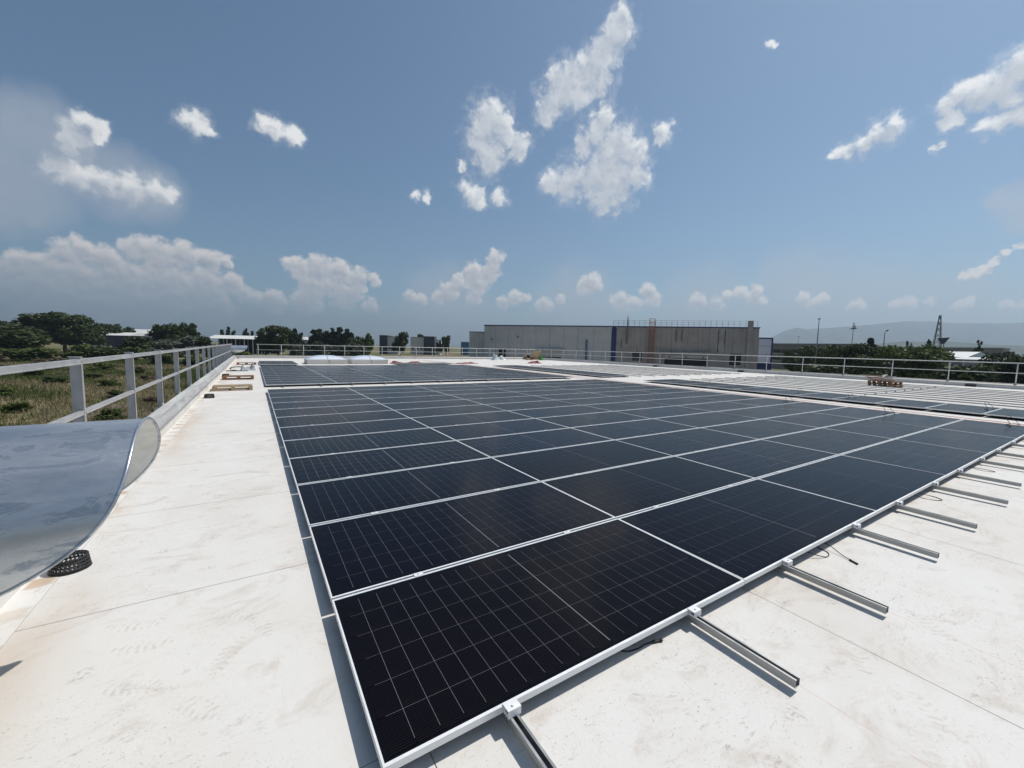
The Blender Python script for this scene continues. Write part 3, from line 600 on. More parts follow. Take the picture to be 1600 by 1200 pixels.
cable('black cable end with plug tucked under the front edge of the nearest panel', [(1.20,.16,-.05),(1.28,.06,rz),(1.36,.03,rz),(1.43,.03,rz),(1.47,.02,rz+.002)], .004)
cable('black looped cable with plug lying in front of the second panel', [(3.30,.12,-.04),(3.34,.02,-.06),(3.46,-.05,rz),(3.56,-.03,rz),(3.60,.06,rz),(3.66,.08,-.07),(3.64,.0,-.06),(3.60,-.10,rz+.01),(3.57,-.17,rz+.004)])
cable('black cable loop on the white roof in front of the third panel', [(6.02,.12,-.05),(6.06,-.02,rz),(6.10,-.12,rz),(6.17,-.15,rz),(6.24,-.08,rz),(6.26,.06,rz),(6.25,.14,-.06)], plug=False)
cable('grey-black cable loop on the roof in front of the fourth panel', [(8.40,.12,-.05),(8.43,-.08,rz),(8.46,-.18,rz),(8.52,-.2,rz),(8.56,-.1,rz),(8.55,.1,rz)], plug=False)
def loop_on(label, x, y, h=.16, s=1.0, plug=True):
    ring = [(x + h*.62*math.cos(w), y + h*.35*math.sin(w) + .02*k, h*.56 + h*.5*math.sin(w)) for k, w in enumerate([-1.3, -.4, .5, 1.4, 2.3, 3.2, 4.1, 4.9])]
    cable(label, [(x+.42*s, y+.06, .006), (x+.22*s, y+.01, .007)] + ring + [(x-.12*s, y+.12, .008), (x-.26*s, y+.06, .008), (x-.40*s, y+.02, .009)], .0055, plug)
loop_on('black cable loop standing on panels at the right end of the fifth row', 14.0, 4.85)
loop_on('black cable loop standing on panels at the right end of the third row', 13.55, 2.30, .2)
loop_on('black cable loop at the right end of the front panel row', 14.30, .35, .2, .9)
loop_on('black cable loop on the right panel column, farthest of three', 17.4, 5.95)
loop_on('black cable loop on the right panel column, middle of three', 17.5, 4.4, .17)
loop_on('black cable loop on the right panel column, nearest of three', 18.0, 1.25, .2)
for k, x in enumerate((14.62, 15.28, 15.62)):
    cable('red cable laid along the walkway, %s from the front array' % ORD[k], [(x + .10*math.sin(j*1.3 + k*2), -3 + j*2.6, rz) for j in range(18)], .006, False, 'redcable', 'red cables on the walkway')
# ------------------------------------------------------------------ things lying on the roof
def drain(label, x, y, s=1.0, cage=True):
    t = thing('roof_drain', label, 'roof drain', (x, y, -.0995)); r, h = .108*s, .095*s
    n = 40; ring = lambda rr, z: [(rr*math.cos(2*math.pi*i/n), rr*math.sin(2*math.pi*i/n), z) for i in range(n)]
    m = MB(); m.add(ring(r*1.1, .001) + ring(r*1.07, .008) + ring(r*.8, .008), [(i, (i+1) % n, n+(i+1) % n, n+i) for i in range(n)] + [(n+i, n+(i+1) % n, 2*n+(i+1) % n, 2*n+i) for i in range(n)])
    m.build('flange', MAT['black'], t)
    for k, z in enumerate((.02, .045, .07, .092)): MB().tube(ring(r*(1 - .03*k), z*s), .0075*s, 6, closed=True).build('hoop', MAT['black'], t)
    for i in range(28):
        w = 2*math.pi*i/28; MB().tube([(r*math.cos(w), r*math.sin(w), .008), (r*.91*math.cos(w), r*.91*math.sin(w), h)], .005*s, 5).build('bar', MAT['black'], t)
    for i in range(-4, 5):
        d = i*r*.2; e = math.sqrt(max((r*.9)**2 - d*d, 0)); MB().tube([(d, -e, h), (d, e, h)], .0055*s, 5).build('lid_bar', MAT['black'], t)
drain('black slotted roof drain guard beside the large duct', -1.475, 2.60, .92)
drain('black roof drain guard in front of the first pallet', -1.43, 12.95, 1.1)
drain('black roof drain guard behind the second pallet, by the left parapet', -1.42, 21.2, 1.3)
def pallet(label, x, y, rz, mat, tilt=0.0, z=-.0995, group=None):
    t = thing('pallet', label, 'pallet', (x, y, z), rz, group); t.rotation_euler = (tilt, 0, rz); r_ = random.Random(int(x*100))
    for sy in (-.36, 0, .36):
        MB().box(-.55, .55, sy-.05, sy+.05, 0, .02).build('bottom_board', MAT[mat], t)
        for sx in (-.5, 0, .5): MB().box(sx-.05, sx+.05, sy-.05, sy+.05, .021, .098).build('block', MAT[mat], t)
    for sx in (-.5, 0, .5): MB().box(sx-.05, sx+.05, -.41, .41, .099, .118).build('stringer_board', MAT[mat], t)
    for k in range(5):
        yy = -.35 + .175*k + r_.uniform(-.012, .012); o = MB().box(-.55, .55, -.05, .05, 0, .02).build('deck_board', MAT[mat], t, (0, yy, .119)); o.rotation_euler = (0, 0, r_.uniform(-.02, .02))
pallet('weathered wooden pallet lying on the white roof, nearest to the camera', -.95, 15.15, .03, 'wood')
pallet('reddish wooden pallet, second along the left parapet', -.90, 19.75, -.02, 'wood2')
pallet('small reddish pallet far along the left parapet', -.75, 33.0, .1, 'wood2')
def crumple(name, label, cat, x, y, w, d, h, mat, seed, z=-.0995, n=18, rz=0):
    r_ = np.random.default_rng(seed); t = thing(name, label, cat, (x, y, z), rz); Z = np.zeros((n+1, n+1))
    for k in range(26):
        cx, cy, s_, a = r_.uniform(-.4, .4), r_.uniform(-.4, .4), r_.uniform(.05, .22), r_.uniform(-.5, 1)
        gx, gy = np.meshgrid(np.linspace(-.5, .5, n+1), np.linspace(-.5, .5, n+1)); Z += a*np.exp(-((gx-cx)**2+(gy-cy)**2)/s_**2)
    Z = np.clip(Z, 0, None); Z /= Z.max(); e = np.minimum(np.minimum(gx+.5, .5-gx), np.minimum(gy+.5, .5-gy)); Z *= np.clip(e/.12, 0, 1); Z += r_.uniform(0, .06, Z.shape)*np.clip(e/.05, 0, 1)
    jx = r_.uniform(-.012, .012, Z.shape); vs = [((gx[j, i]+jx[j, i])*w, (gy[j, i]+jx[i, j])*d, Z[j, i]*h + .003) for j in range(n+1) for i in range(n+1)]
    m = MB().add(vs, [(j*(n+1)+i, j*(n+1)+i+1, (j+1)*(n+1)+i+1, (j+1)*(n+1)+i) for j in range(n) for i in range(n)]); m.build('sheet', mat, t); return t
GREY = simple('grey_foam_wrap', (.30, .32, .33), .6, 0, .3, 9); FILM = simple('stretch_film', (.60, .63, .62), .25, 0, .25, 12)
RED = simple('red_sling_webbing', (.20, .025, .03), .6, 0, .3, 14); CARD = simple('brown_cardboard', (.36, .25, .15), .8, 0, .2, 8); GREEN = simple('green_plastic', (.05, .28, .06), .5, 0, .2, 9)
crumple('foam_bundle', 'crumpled grey foam wrap lying beyond the second pallet', 'wrapping', -.62, 26.4, .75, 1.2, .42, GREY, 3)
crumple('rubber_mat', 'flat black rubber sheet half under the grey foam wrap', 'sheet', -1.12, 25.7, 1.0, .8, .05, MAT['black'], 8)
cable('grey hose curving along the left parapet beyond the pallets', [(-1.45,27.2,-.08),(-1.5,28.6,-.08),(-1.2,29.6,-.08),(-.9,29.0,-.08),(-.7,27.4,-.08)], .03, False)
crumple('film_bundle', 'heap of clear stretch film near the far right of the roof', 'wrapping', 25.6, 43.0, 2.2, 1.6, .85, FILM, 11)
crumple('red_slings', 'heap of red lifting slings between skylight and walkway', 'slings', 11.2, 33.9, 3.2, 1.4, .22, RED, 12)
crumple('red_webbing', 'strip of dark red webbing at the head of the walkway', 'webbing', 16.6, 33.6, 2.4, .9, .16, RED, 13)
crumple('red_tarp', 'small crumpled red tarpaulin beside the far right parapet', 'tarpaulin', 24.4, 33.6, 1.5, 1.0, .32, RED, 14)
t = thing('cardboard_pile', 'pile of flattened cardboard and scrap against the far right railing', 'cardboard', (31.0, 43.2, -.0995), -.3)
for k, (a, b, c, dx_, dz_, rr, mt) in enumerate(((1.7,.5,.06,-.2,.35,(.5,.1,.1),CARD),(1.3,.05,1.15,.45,.62,(.25,0,.2),MAT['wood']),(1.1,.7,.25,-.7,.16,(0,.05,.3),CARD),(.8,.5,.2,-.5,.40,(.1,.4,0),MAT['dark']),(.9,.04,.9,-1.0,.45,(.5,.2,.4),MAT['wood3']))):
    MB().obox((0,0,0), a, b, c, rr).build('scrap', mt, t, (dx_, -.05*k, dz_))
crumple('green_sack', 'bright green plastic sack beside the cardboard pile', 'sack', 32.1, 42.6, .8, .8, .75, GREEN, 15)
# pallets and planks stacked in front of the right parapet
px_, py_ = 27.6, 6.45
pallet('reddish pallet under the scrap stack by the right parapet', px_, py_ - .1, 1.25, 'wood2', 0, -.0995)
pallet('upper reddish pallet of the scrap stack by the right parapet', px_ + .06, py_ - .06, 1.29, 'wood2', 0, .0415)
r_ = random.Random(5)
for k in range(11):
    MB_ = MB().box(-.48, .48, -.05, .05, 0, .024)
    o = MB_.build('plank', MAT[r_.choice(('wood2', 'wood3', 'wood'))], None, (px_ + r_.uniform(-.25, .2), py_ + r_.uniform(-.45, .45), .186 + .027*k))
    o.rotation_euler = (r_.uniform(-.06, .06), r_.uniform(-.07, .07), 1.2 + r_.uniform(-.5, .5))
    tag(o, 'loose wooden plank on the scrap stack by the right parapet, %s from the bottom' % ORD[k], 'plank', 'planks on the scrap stack')
tag(MB().obox((0,0,0), .30, .02, .22, (.9, .2, 1.0)).build('card_scrap', simple('pale_card', (.55, .53, .48), .8), None, (px_ - .32, py_ - .1, .46)), 'pale square of card lying on the scrap stack', 'card')
for lab, x, y, z in (('small black plastic box at the foot of the right parapet', 33.38, 4.3, -.0995), ('small black box under the right capping, far along', 33.40, 17.1, -.0995), ('small black box at the parapet foot beyond the bare rails', 33.40, 25.6, -.0995)):
    t = thing('junction_box', lab, 'box', (x, y, z)); MB().box(-.07, .07, -.2, .2, 0, .12).build('case', MAT['black'], t); MB().box(-.075, .075, -.205, .205, .121, .14).build('lid', MAT['black'], t)
# ------------------------------------------------------------------ skylights
DOME = NT('opal_acrylic'); DOME.set('Base Color', (.72, .76, .84)).set('Roughness', .22).set('Coat Weight', .4); DOME = DOME.m
def skylight(label, x, y):
    t = thing('skylight', label, 'skylight', (x, y, -.0995)); w, d = 1.42, 1.25
    MB().box(-w, w, -d, d, 0, .33).build('kerb', MAT['flash'], t); MB().box(-w-.05, w+.05, -d-.05, d+.05, .331, .37).build('frame', MAT['alu'], t)
    for sx in (-1, 1):
        n = 12; vs = []
        for j in range(n+1):
            for i in range(n+1):
                u = (i/n); X = sx*(.012 + u*(w-.012)); v = j/n*2 - 1; Y = v*d; h = .30*(1-(abs(X)/w)**2.4)**.75*(1-abs(v)**2.6)**.6
                vs.append((X, Y, .371 + h))
        fs = [(j*(n+1)+i, j*(n+1)+i+1, (j+1)*(n+1)+i+1, (j+1)*(n+1)+i) for j in range(n) for i in range(n)]
        if sx < 0: fs = [f[::-1] for f in fs]
        MB().add(vs, fs).build('dome_half', DOME, t, smooth=True)
    MB().tube([(0, Y, .376 + .30*(1-abs(Y/d)**2.6)**.6) for Y in np.linspace(-d, d, 17)], .012, 6).build('glazing_bar', MAT['steel'], t)
skylight('white domed skylight, left one of the pair', 4.55, 34.4)
skylight('white domed skylight, right one of the pair', 7.75, 34.4)
# ------------------------------------------------------------------ neighbouring concrete warehouse
RZ = math.atan2(-.716, .698)
wh = thing('warehouse', 'long grey concrete warehouse with blue trim behind the right railing', 'warehouse', (62.9, 116.2, GZ), RZ)
HT = 13.75
MB().box(.2, 79.4, .35, 32, .01, HT - .3).build('core', MAT['conc_d'], wh)
js = [0, 3.8, 8.1, 12.5, 16.9, 21.3, 25.7, 30.0, 34.6, 39.9]
for a, b in zip(js[:-1], js[1:]): MB().box(a+.03, b-.03, 0, .34, 0, HT).build('wall_panel', MAT['conc'], wh)
js2 = [41.3 + (79.6 - 41.3)*i/9 for i in range(10)]
for a, b in zip(js2[:-1], js2[1:]): MB().box(a+.015, b-.015, 0, .34, 0, HT).build('wall_panel', MAT['conc_d'], wh)
MB().box(39.93, 41.27, -.12, .34, 0, HT).build('blue_pilaster', MAT['blue'], wh)
MB().box(-.1, 79.75, -.14, .5, HT + .002, HT + .32).build('roof_trim', MAT['blue'], wh)
for a, b, z0, z1, nm in ((4.9, 7.3, 0, 6.4, 'door'), (17.6, 25.0, 0, 4.3, 'loading_opening'), (55.2, 66.8, 0, 4.9, 'loading_opening'), (46.1, 48.9, 3.9, 6.5, 'window'), (72.5, 75.5, 3.4, 6.6, 'window')):
    o = MB().box(a, b, -.03, .2, z0 + .01, z1).build(nm, MAT['dark'] if nm != 'window' else MAT['glass'], wh)
    fr = MB().box(a-.12, a, -.06, .2, z0 + .01, z1).box(b, b+.12, -.06, .2, z0 + .01, z1).box(a-.12, b+.12, -.06, .2, z1 + .001, z1+.12); fr.build('surround', MAT['conc_d' if a > 41 else 'conc'], o)
    if nm == 'window':
        for k in range(4): MB().box(a, b, -.05, -.031, z0 + (z1-z0)*(k+.5)/4, z0 + (z1-z0)*(k+.5)/4 + .08).build('slat', MAT['steel'], o)
MB().box(17.5, 25.5, -.9, -.01, 6.5, 6.9).build('canopy', MAT['conc'], wh); MB().box(54, 67.8, -1.3, -.01, 6.2, 6.75).build('canopy', MAT['conc_d'], wh)
MB().box(55.2, 66.8, -.2, -.035, 5.05, 5.9).build('shutter_box', MAT['conc'], wh)
for s in (56.5, 61, 65.6): MB().box(s-.15, s+.15, -.5, -.2, 5.2, 5.5).build('lamp', MAT['dark'], wh)
MB().tube([(44.3, -.35, 8.9), (44.45, -.35, 17.0)], .2, 10).box(44.2, 44.5, -.2, .0, 8.9, 9.3).build('flue', MAT['steel'], wh, smooth=True)
MB().tube([(41.9+.9, -.15, 7.6), (42.8, -.15, 10.2)], .09, 8).build('pipe', MAT['steel'], wh); MB().tube([(32.6, -.2, 3), (32.6, -.2, 9.8)], .28, 10).build('blue_pipe', MAT['sky_blue'], wh)
MB().box(76.6, 77.9, -.55, -.0, .0, 15.8).build('exhaust_duct', MAT['conc_d'], wh)
ld = MB().tube([(50.5, -.5, 2.5), (50.5, -.5, 16.2)], .07, 6).tube([(52.0, -.5, 2.5), (52.0, -.5, 16.2)], .07, 6).box(50.4, 52.1, -.55, -.45, 16.1, 16.25)
ld = ld.build('ladder', MAT['oxide'], wh)
for k in range(40): MB().tube([(50.5, -.5, 2.8 + k*.33), (52.0, -.5, 2.8 + k*.33)], .035, 5).build('rung', MAT['oxide'], ld)
for u_, v_ in ((50.45,-1.0),(50.85,-1.28),(51.25,-1.4),(51.65,-1.28),(52.05,-1.0)): MB().tube([(u_, v_, 4), (u_, v_, 15.5)], .04, 5).build('cage_strap', MAT['oxide'], ld)
for k in range(12): MB().tube([(50.4, -.52, 4 + k), (50.5, -1.15, 4 + k), (51.25, -1.4, 4 + k), (52.0, -1.15, 4 + k), (52.1, -.52, 4 + k)], .035, 5).build('cage_hoop', MAT['oxide'], ld)
rl = MB()
for z in (14.7, 15.2, 15.75): rl.tube([(40.3, .3, z), (79.2, .3, z)], .035, 6)
rl = rl.build('roof_railing', MAT['steel'], wh)
for k in range(27): s = 40.3 + k*(38.9/26); MB().tube([(s, .3, HT+.3), (s, .3, 15.75)], .04, 6).build('post', MAT['steel'], rl)
for s, z0 in ((58, 9.5), (59.6, 10), (69.3, 6.8), (71, 9)): MB().box(s-.06, s+.06, -.14, -.01, z0, 13.2).build('drain_pipe', MAT['dark'], wh)
for s, z in ((11.2, 10.1), (2.7, 9.3)): MB().box(s-.25, s+.25, -.7, -.01, z, z+.35).build('wall_lamp', MAT['steel'], wh)
MB().box(-5.4, -.05, 1.0, 25, 0, 11.7).build('low_wing', MAT['conc'], wh); MB().box(-5.5, -.05, .9, 25.2, 11.702, 11.9).build('wing_trim', MAT['blue'], wh)
for s in (-3.6, -1.8): MB().box(s-.02, s+.02, .985, .999, 0, 11.7).build('joint', MAT['steel'], wh)
an = thing('office_annex', 'small white annex with dark blue frame at the warehouse end', 'annex', (62.9 + .698*79.75, 116.2 - .716*79.75, GZ), RZ)
MB().box(.0, 3.2, .3, 14, .01, 10.9).build('wall', MAT['whitewall'], an); MB().box(0, 3.2, .24, .299, 0, 4.3).build('blue_base', MAT['blue'], an)
MB().box(0, 3.5, .2, 14.2, 10.902, 11.25).build('roof_trim', MAT['blue'], an); MB().box(3.2, 3.55, .2, 14.2, 0, 10.9).build('corner_trim', MAT['blue'], an)
for z in (6.6, 8.9): MB().box(0, 3.2, .26, .299, z, z+.08).build('joint', MAT['steel'], an)
# ------------------------------------------------------------------ vegetation
def m_leaf(name, a, b, c=None):
    m = NT(name); sh = m.attr('shade')['Fac']; r_ = m.info('Random')
    k = m.mix(sh, a, b); k = m.mix(m.math('MULTIPLY', r_, .35), k, c or tuple(x*.7 for x in a))
    m.set('Base Color', k).set('Roughness', .6).set('Specular IOR Level', .25)
    tr = m.t.nodes.new('ShaderNodeBsdfTranslucent'); m.t.links.new(k, tr.inputs['Color']); mx = m.t.nodes.new('ShaderNodeMixShader'); mx.inputs[0].default_value = .22
    m.t.links.new(m.p.outputs[0], mx.inputs[1]); m.t.links.new(tr.outputs[0], mx.inputs[2]); m.t.links.new(mx.outputs[0], m.out.inputs[0]); return m.m
LEAF = {'oak': m_leaf('oak_leaf', (.034, .050, .016), (.085, .115, .034)), 'pine': m_leaf('pine_needle', (.020, .034, .016), (.048, .070, .028)),
        'olive': m_leaf('silvery_leaf', (.075, .088, .060), (.16, .175, .125)), 'fresh': m_leaf('fresh_leaf', (.065, .090, .024), (.14, .175, .050)), 'dry': m_leaf('dry_scrub', (.11, .085, .055), (.20, .155, .10))}
BARK = simple('bark', (.07, .055, .042), .9, 0, .3, 4)
def leaf_mesh(name, kind, seed, n, shape, leaf):
    """crown of n leaf sprays in a unit box: z 0..1, radius about .5"""
    g = np.random.default_rng(seed); C = []
    if shape == 'broad':
        nb = 22; a = g.uniform(0, 2*np.pi, nb); z = g.uniform(.30, .86, nb); rad = .33*np.sqrt(g.uniform(0, 1, nb))*np.clip(1.25 - np.abs(z - .5)*1.3, .3, 1)
        C = np.stack([rad*np.cos(a), rad*np.sin(a), z], 1); rr = g.uniform(.11, .20, nb); zs = .75
    elif shape == 'bush':
        nb = 18; a = g.uniform(0, 2*np.pi, nb); z = g.uniform(.12, .72, nb); rad = .36*np.sqrt(g.uniform(0, 1, nb))*np.clip(1.15 - z*.6, .3, 1)
        C = np.stack([rad*np.cos(a), rad*np.sin(a), z], 1); rr = g.uniform(.10, .19, nb); zs = 1.2
    elif shape == 'pine':
        nb = 30; z = g.uniform(.22, .95, nb); a = g.uniform(0, 2*np.pi, nb); rad = (.04 + .34*(1-z)**.8)*g.uniform(.4, 1.0, nb)
        C = np.stack([rad*np.cos(a), rad*np.sin(a), z], 1); rr = .07 + .10*(1-z); zs = .6
    else:   # columnar
        nb = 26; z = g.uniform(.06, .93, nb); a = g.uniform(0, 2*np.pi, nb); rad = .30*np.sin(np.clip(z*1.05, 0, 1)*np.pi)**.6*g.uniform(.2, 1, nb)
        C = np.stack([rad*np.cos(a), rad*np.sin(a), z], 1); rr = g.uniform(.10, .2, nb)*np.clip(1.2 - z, .35, 1); zs = .5
    w = rr**2; i = g.choice(len(C), n, p=w/w.sum()); d = g.normal(size=(n, 3)); d /= np.linalg.norm(d, axis=1)[:, None]
    q = (g.uniform(.35, 1.0, n)**.5*rr[i])[:, None]; p = C[i] + d*q*np.array([1, 1, zs]); p += g.normal(size=(n, 3))*.012
    p[:, 2] = np.clip(p[:, 2], .005, None)
    u = g.normal(size=(n, 3)); u /= np.linalg.norm(u, axis=1)[:, None]; v = np.cross(u, d + g.normal(size=(n, 3))*.6); v /= np.linalg.norm(v, axis=1)[:, None] + 1e-9
    s = leaf*g.uniform(.6, 1.4, n)[:, None]; V = np.stack([p - u*s, p + v*s*.55, p + u*s, p - v*s*.55], 1).reshape(-1, 3)
    me = bpy.data.meshes.new(name); me.vertices.add(len(V)); me.vertices.foreach_set('co', V.ravel()); me.loops.add(4*n); me.polygons.add(n)
    me.loops.foreach_set('vertex_index', np.arange(4*n)); me.polygons.foreach_set('loop_start', np.arange(n)*4)
    me.update(calc_edges=True); at = me.attributes.new('shade', 'FLOAT', 'FACE')
    at.data.foreach_set('value', np.clip(.35*g.random(len(C))[i] + .65*g.random(n), 0, 1)); me.materials.append(LEAF[kind]); return me
def trunk_mesh(shape, seed):
    r_ = random.Random(seed); m = MB(); top = .75 if shape == 'broad' else .9
    base = 0.0; pts = [(0, 0, base), (.01, .0, .15), (r_.uniform(-.03, .03), r_.uniform(-.03, .03), .35), (r_.uniform(-.04, .04), r_.uniform(-.04, .04), top)]
    m.tube(pts, [.032, .026, .02, .006], 7)
    for k in range(6):
        a = k*1.05 + r_.random(); z = .25 + .07*k; m.tube([(0, 0, z), (.14*math.cos(a), .14*math.sin(a), z + .12), (.27*math.cos(a), .27*math.sin(a), z + .22)], [.014, .009, .004], 5)
    return m.mesh('trunk', BARK, True)
KIT = {}
def kit(kind, shape, var, n, leaf):
    key = (kind, shape, var, n)
    if key not in KIT: KIT[key] = (leaf_mesh('crown', kind, hash((shape, var)) % 9973 if False else 100*var + len(shape)*7 + len(kind), n, shape, leaf), trunk_mesh(shape, var) if shape != 'bush' else MB().tube([(0,0,0),(.02,.01,.3),(.05,.0,.55)], [.02, .014, .005], 6).tube([(0,0,0),(-.06,.05,.3),(-.12,.08,.5)], [.015, .01, .004], 5).tube([(0,0,0),(.03,-.08,.35)], [.015, .004], 5).mesh('trunk', BARK, True))
    return KIT[key]
tree_n = [0]
def tree(name, label, kind, shape, x, y, w, h, var=0, n=2600, leaf=.045, group=None, cat='tree', z=None, lean=0.0):
    tree_n[0] += 1; cr, tr = kit(kind, shape, var % 4, n, leaf)
    t = thing(name, label, cat, (x, y, GZ if z is None else z), (tree_n[0]*2.399) % 6.283, group); t.scale = (w, w, h)
    put('crown', cr, t); put('trunk' if shape != 'bush' else 'stem', tr, t); return t
B = 'broad'
tree('large_tree', 'largest dark broadleaf tree at the left edge of the field', 'oak', B, -85.6, 277, 30, 18.6, 0, 5200, .030)
tree('large_tree', 'tall dark broadleaf tree, right half of the big left clump', 'oak', B, -76, 278, 27, 20.0, 1, 5200, .030)
tree('large_tree', 'lower dark tree closing the big left clump on its right', 'oak', B, -68.5, 279, 19, 15.2, 2, 5200, .030)
tree('large_tree', 'dark tree behind the spreading bush at the far left edge', 'oak', B, -101, 275, 26, 15.0, 3, 5200, .030)
tree('spreading_bush', 'wide spreading green bush in front of the big left trees', 'oak', 'bush', -70, 200, 34, 12.2, 0, 5200, .026, cat='bush')
tree('spreading_bush', 'low bright green bushes at the foot of the wide left bush', 'fresh', 'bush', -55, 172, 19, 4.6, 1, 2600, .035, cat='bush')
tree('round_tree', 'small round tree behind the low white roofs, left one', 'oak', B, -79.2, 356, 17, 17.4, 1)
tree('round_tree', 'small round tree behind the low white roofs, right one', 'oak', B, -70, 351, 16, 17.4, 2)
tree('field_tree', 'dark tree right of the white gabled roof', 'oak', B, -33.8, 244.6, 17, 14.4, 3)
tree('field_tree', 'tallest round-topped tree before the long white canopy', 'oak', B, -24.9, 245, 11, 16.2, 0)
tree('field_tree', 'broad low greyish tree in front of the round-topped tree', 'olive', 'bush', -27, 215, 21, 10.0, 2)
tree('field_tree', 'dark bushy tree at the left end of the white canopy', 'oak', 'bush', -17.5, 217, 13, 9.8, 3)
tree('field_tree', 'dark tree filling the gap beside the gabled roof', 'oak', 'bush', -43, 240, 15, 10.2, 1)
for k, (x, y, w, h) in enumerate(((-20.8,403,6,16.3),(-16.5,400,4.6,18.4),(-13.2,404,6,16.6),(-4.7,392,6,17.3),(-.4,392,5,15.8),(4,387,7,15.2))):
    tree('far_conifer', 'distant conifer above the long white canopy, %s from the left' % ORD[k], 'pine', 'pine', x, y, w*1.5, h, k, 900, .07, 'conifers above the canopy')
tree('field_tree', 'large dark tree just right of the white canopy', 'oak', B, 8.6, 194.6, 13, 14.8, 1, 5200, .030)
tree('field_tree', 'dark tree leaning against the canopy end', 'oak', B, 4.2, 198.6, 9, 13.6, 2)
for k, (x, y, h) in enumerate(((17.2,260,14.2),(19.9,258,14.8),(22.8,259,13.4))):
    tree('pine_tree', 'small pine right of the large dark tree, %s of three' % ORD[k], 'pine', 'pine', x, y, 8, h, k, 1500, .06, 'three small pines')
for k, (x, y, h) in enumerate(((27.4,241.6,14.4),(30.6,239.6,14.6),(33.2,238,14.4),(36.1,236,15.2),(39.3,234,16),(41.9,232.4,15),(43.9,231,13.8))):
    tree('pine_tree', 'dark pine in the grove beyond the far railing, %s from the left' % ORD[k], 'pine', 'pine', x, y, 10.5, h, k, 2600, .045, 'pine grove')
for k, (x, y, w, h) in enumerate(((42.4,196.5,6,12.6),(44.9,195,5,12),(37.5,188,8,10.4))):
    tree('young_tree', 'young green tree right of the pine grove, %s of three' % ORD[k], 'fresh' if k < 2 else 'oak', B, x, y, w*1.2, h, k, 1500, .06, 'young trees by the grove')
tree('field_tree', 'single dark tree between the two black-and-white buildings', 'oak', B, 60.2, 197, 9.5, 14.2, 0)
tree('field_tree', 'round tree standing behind the right black-and-white building', 'oak', B, 113.6, 318, 9, 17.0, 1, 1500, .06)
tree('field_tree', 'dark round tree left of the concrete warehouse', 'oak', B, 103.1, 241.3, 6.6, 13.6, 3, 1500, .06)
tree('field_tree', 'smaller dark tree left of the round one by the warehouse', 'oak', B, 99.3, 243.7, 5, 11.2, 2, 1500, .06)
for k, (x, y, w, h) in enumerate(((14.5,172,5.5,7.2),(19.4,169.5,6,7.9),(22.6,167.4,7,8.8),(26.7,165,6,7.4),(30.8,162.3,7,8.6),(33.7,160.5,6,8.2))):
    tree('olive_bush', 'silvery grey bush in the row below the pine grove, %s from the left' % ORD[k], 'olive', 'bush', x, y, w*1.35, h, k, 1500, .06, 'silvery bushes', 'bush')
# scrub in the field
r_ = random.Random(21)
SCR = [(-48,188,9,5,'fresh'),(-40,180,10,4.6,'oak'),(-33,176,9,4.4,'fresh'),(-52,210,14,4.8,'olive'),(-36,230,16,6,'oak'),(-22,150,8,3.2,'fresh'),(-14,140,7,2.8,'fresh'),(-12,190,10,4.5,'oak'),(-4,170,9,3.5,'fresh'),(-58,160,9,3,'dry'),(-41,140,7,2.2,'dry'),(-28,120,5,1.9,'fresh'),(-20,108,4.5,1.7,'oak'),(-33,104,5,1.8,'fresh'),(-26,88,4,1.5,'oak'),(-18,80,3.5,1.4,'fresh'),(-25,70,3.4,1.3,'fresh'),(-14,64,3,1.3,'oak'),(-19,55,3,1.2,'fresh'),(-11,47,2.6,1.2,'fresh'),(-15,40,2.4,1.0,'oak'),(-8,36,2.2,1.1,'fresh'),(-11,29,2.2,1.2,'fresh'),(-6.5,25,2.0,1.3,'fresh'),(-9.5,21,2,1.1,'oak'),(-5.6,17,2,1.4,'fresh'),(-7,13.5,2,1.5,'fresh'),(-5.2,10.5,1.9,1.3,'oak'),(-30,60,3.2,1.0,'oak'),(-36,78,4,1.2,'fresh'),(-44,96,5,1.4,'oak'),(-22,46,2.6,.9,'oak'),(-13,33,2.2,.8,'oak'),(-24,98,4,1.2,'oak'),(-38,122,6,1.6,'oak'),(-16,92,3.4,1.1,'dry'),(-10,58,2.4,.8,'dry'),(20,120,7,2.2,'fresh'),(38,116,7,2,'dry'),(5,112,7,2.4,'oak'),(52,150,10,3,'fresh')]
DESC = {'fresh': 'green', 'oak': 'dark green', 'olive': 'silvery', 'dry': 'dry brown'}; cnt = {}
for k, (x, y, w, h, kd) in enumerate(SCR):
    zone = 'far across the left field' if y > 135 and x < 0 else 'mid left field' if y > 60 and x < 0 else 'near the left railing' if x < 0 else 'beyond the far railing'
    c = cnt[(zone, kd)] = cnt.get((zone, kd), 0) + 1
    tree('scrub_bush', '%s scrub bush %s, %s from the back' % (DESC[kd], zone, ORD[c-1]), kd, 'bush', x, y, w*(1.15 if y > 110 else .85), h*(1.15 if y > 110 else .95), k, 1500, .06, 'scrub bushes in the field', 'bush')
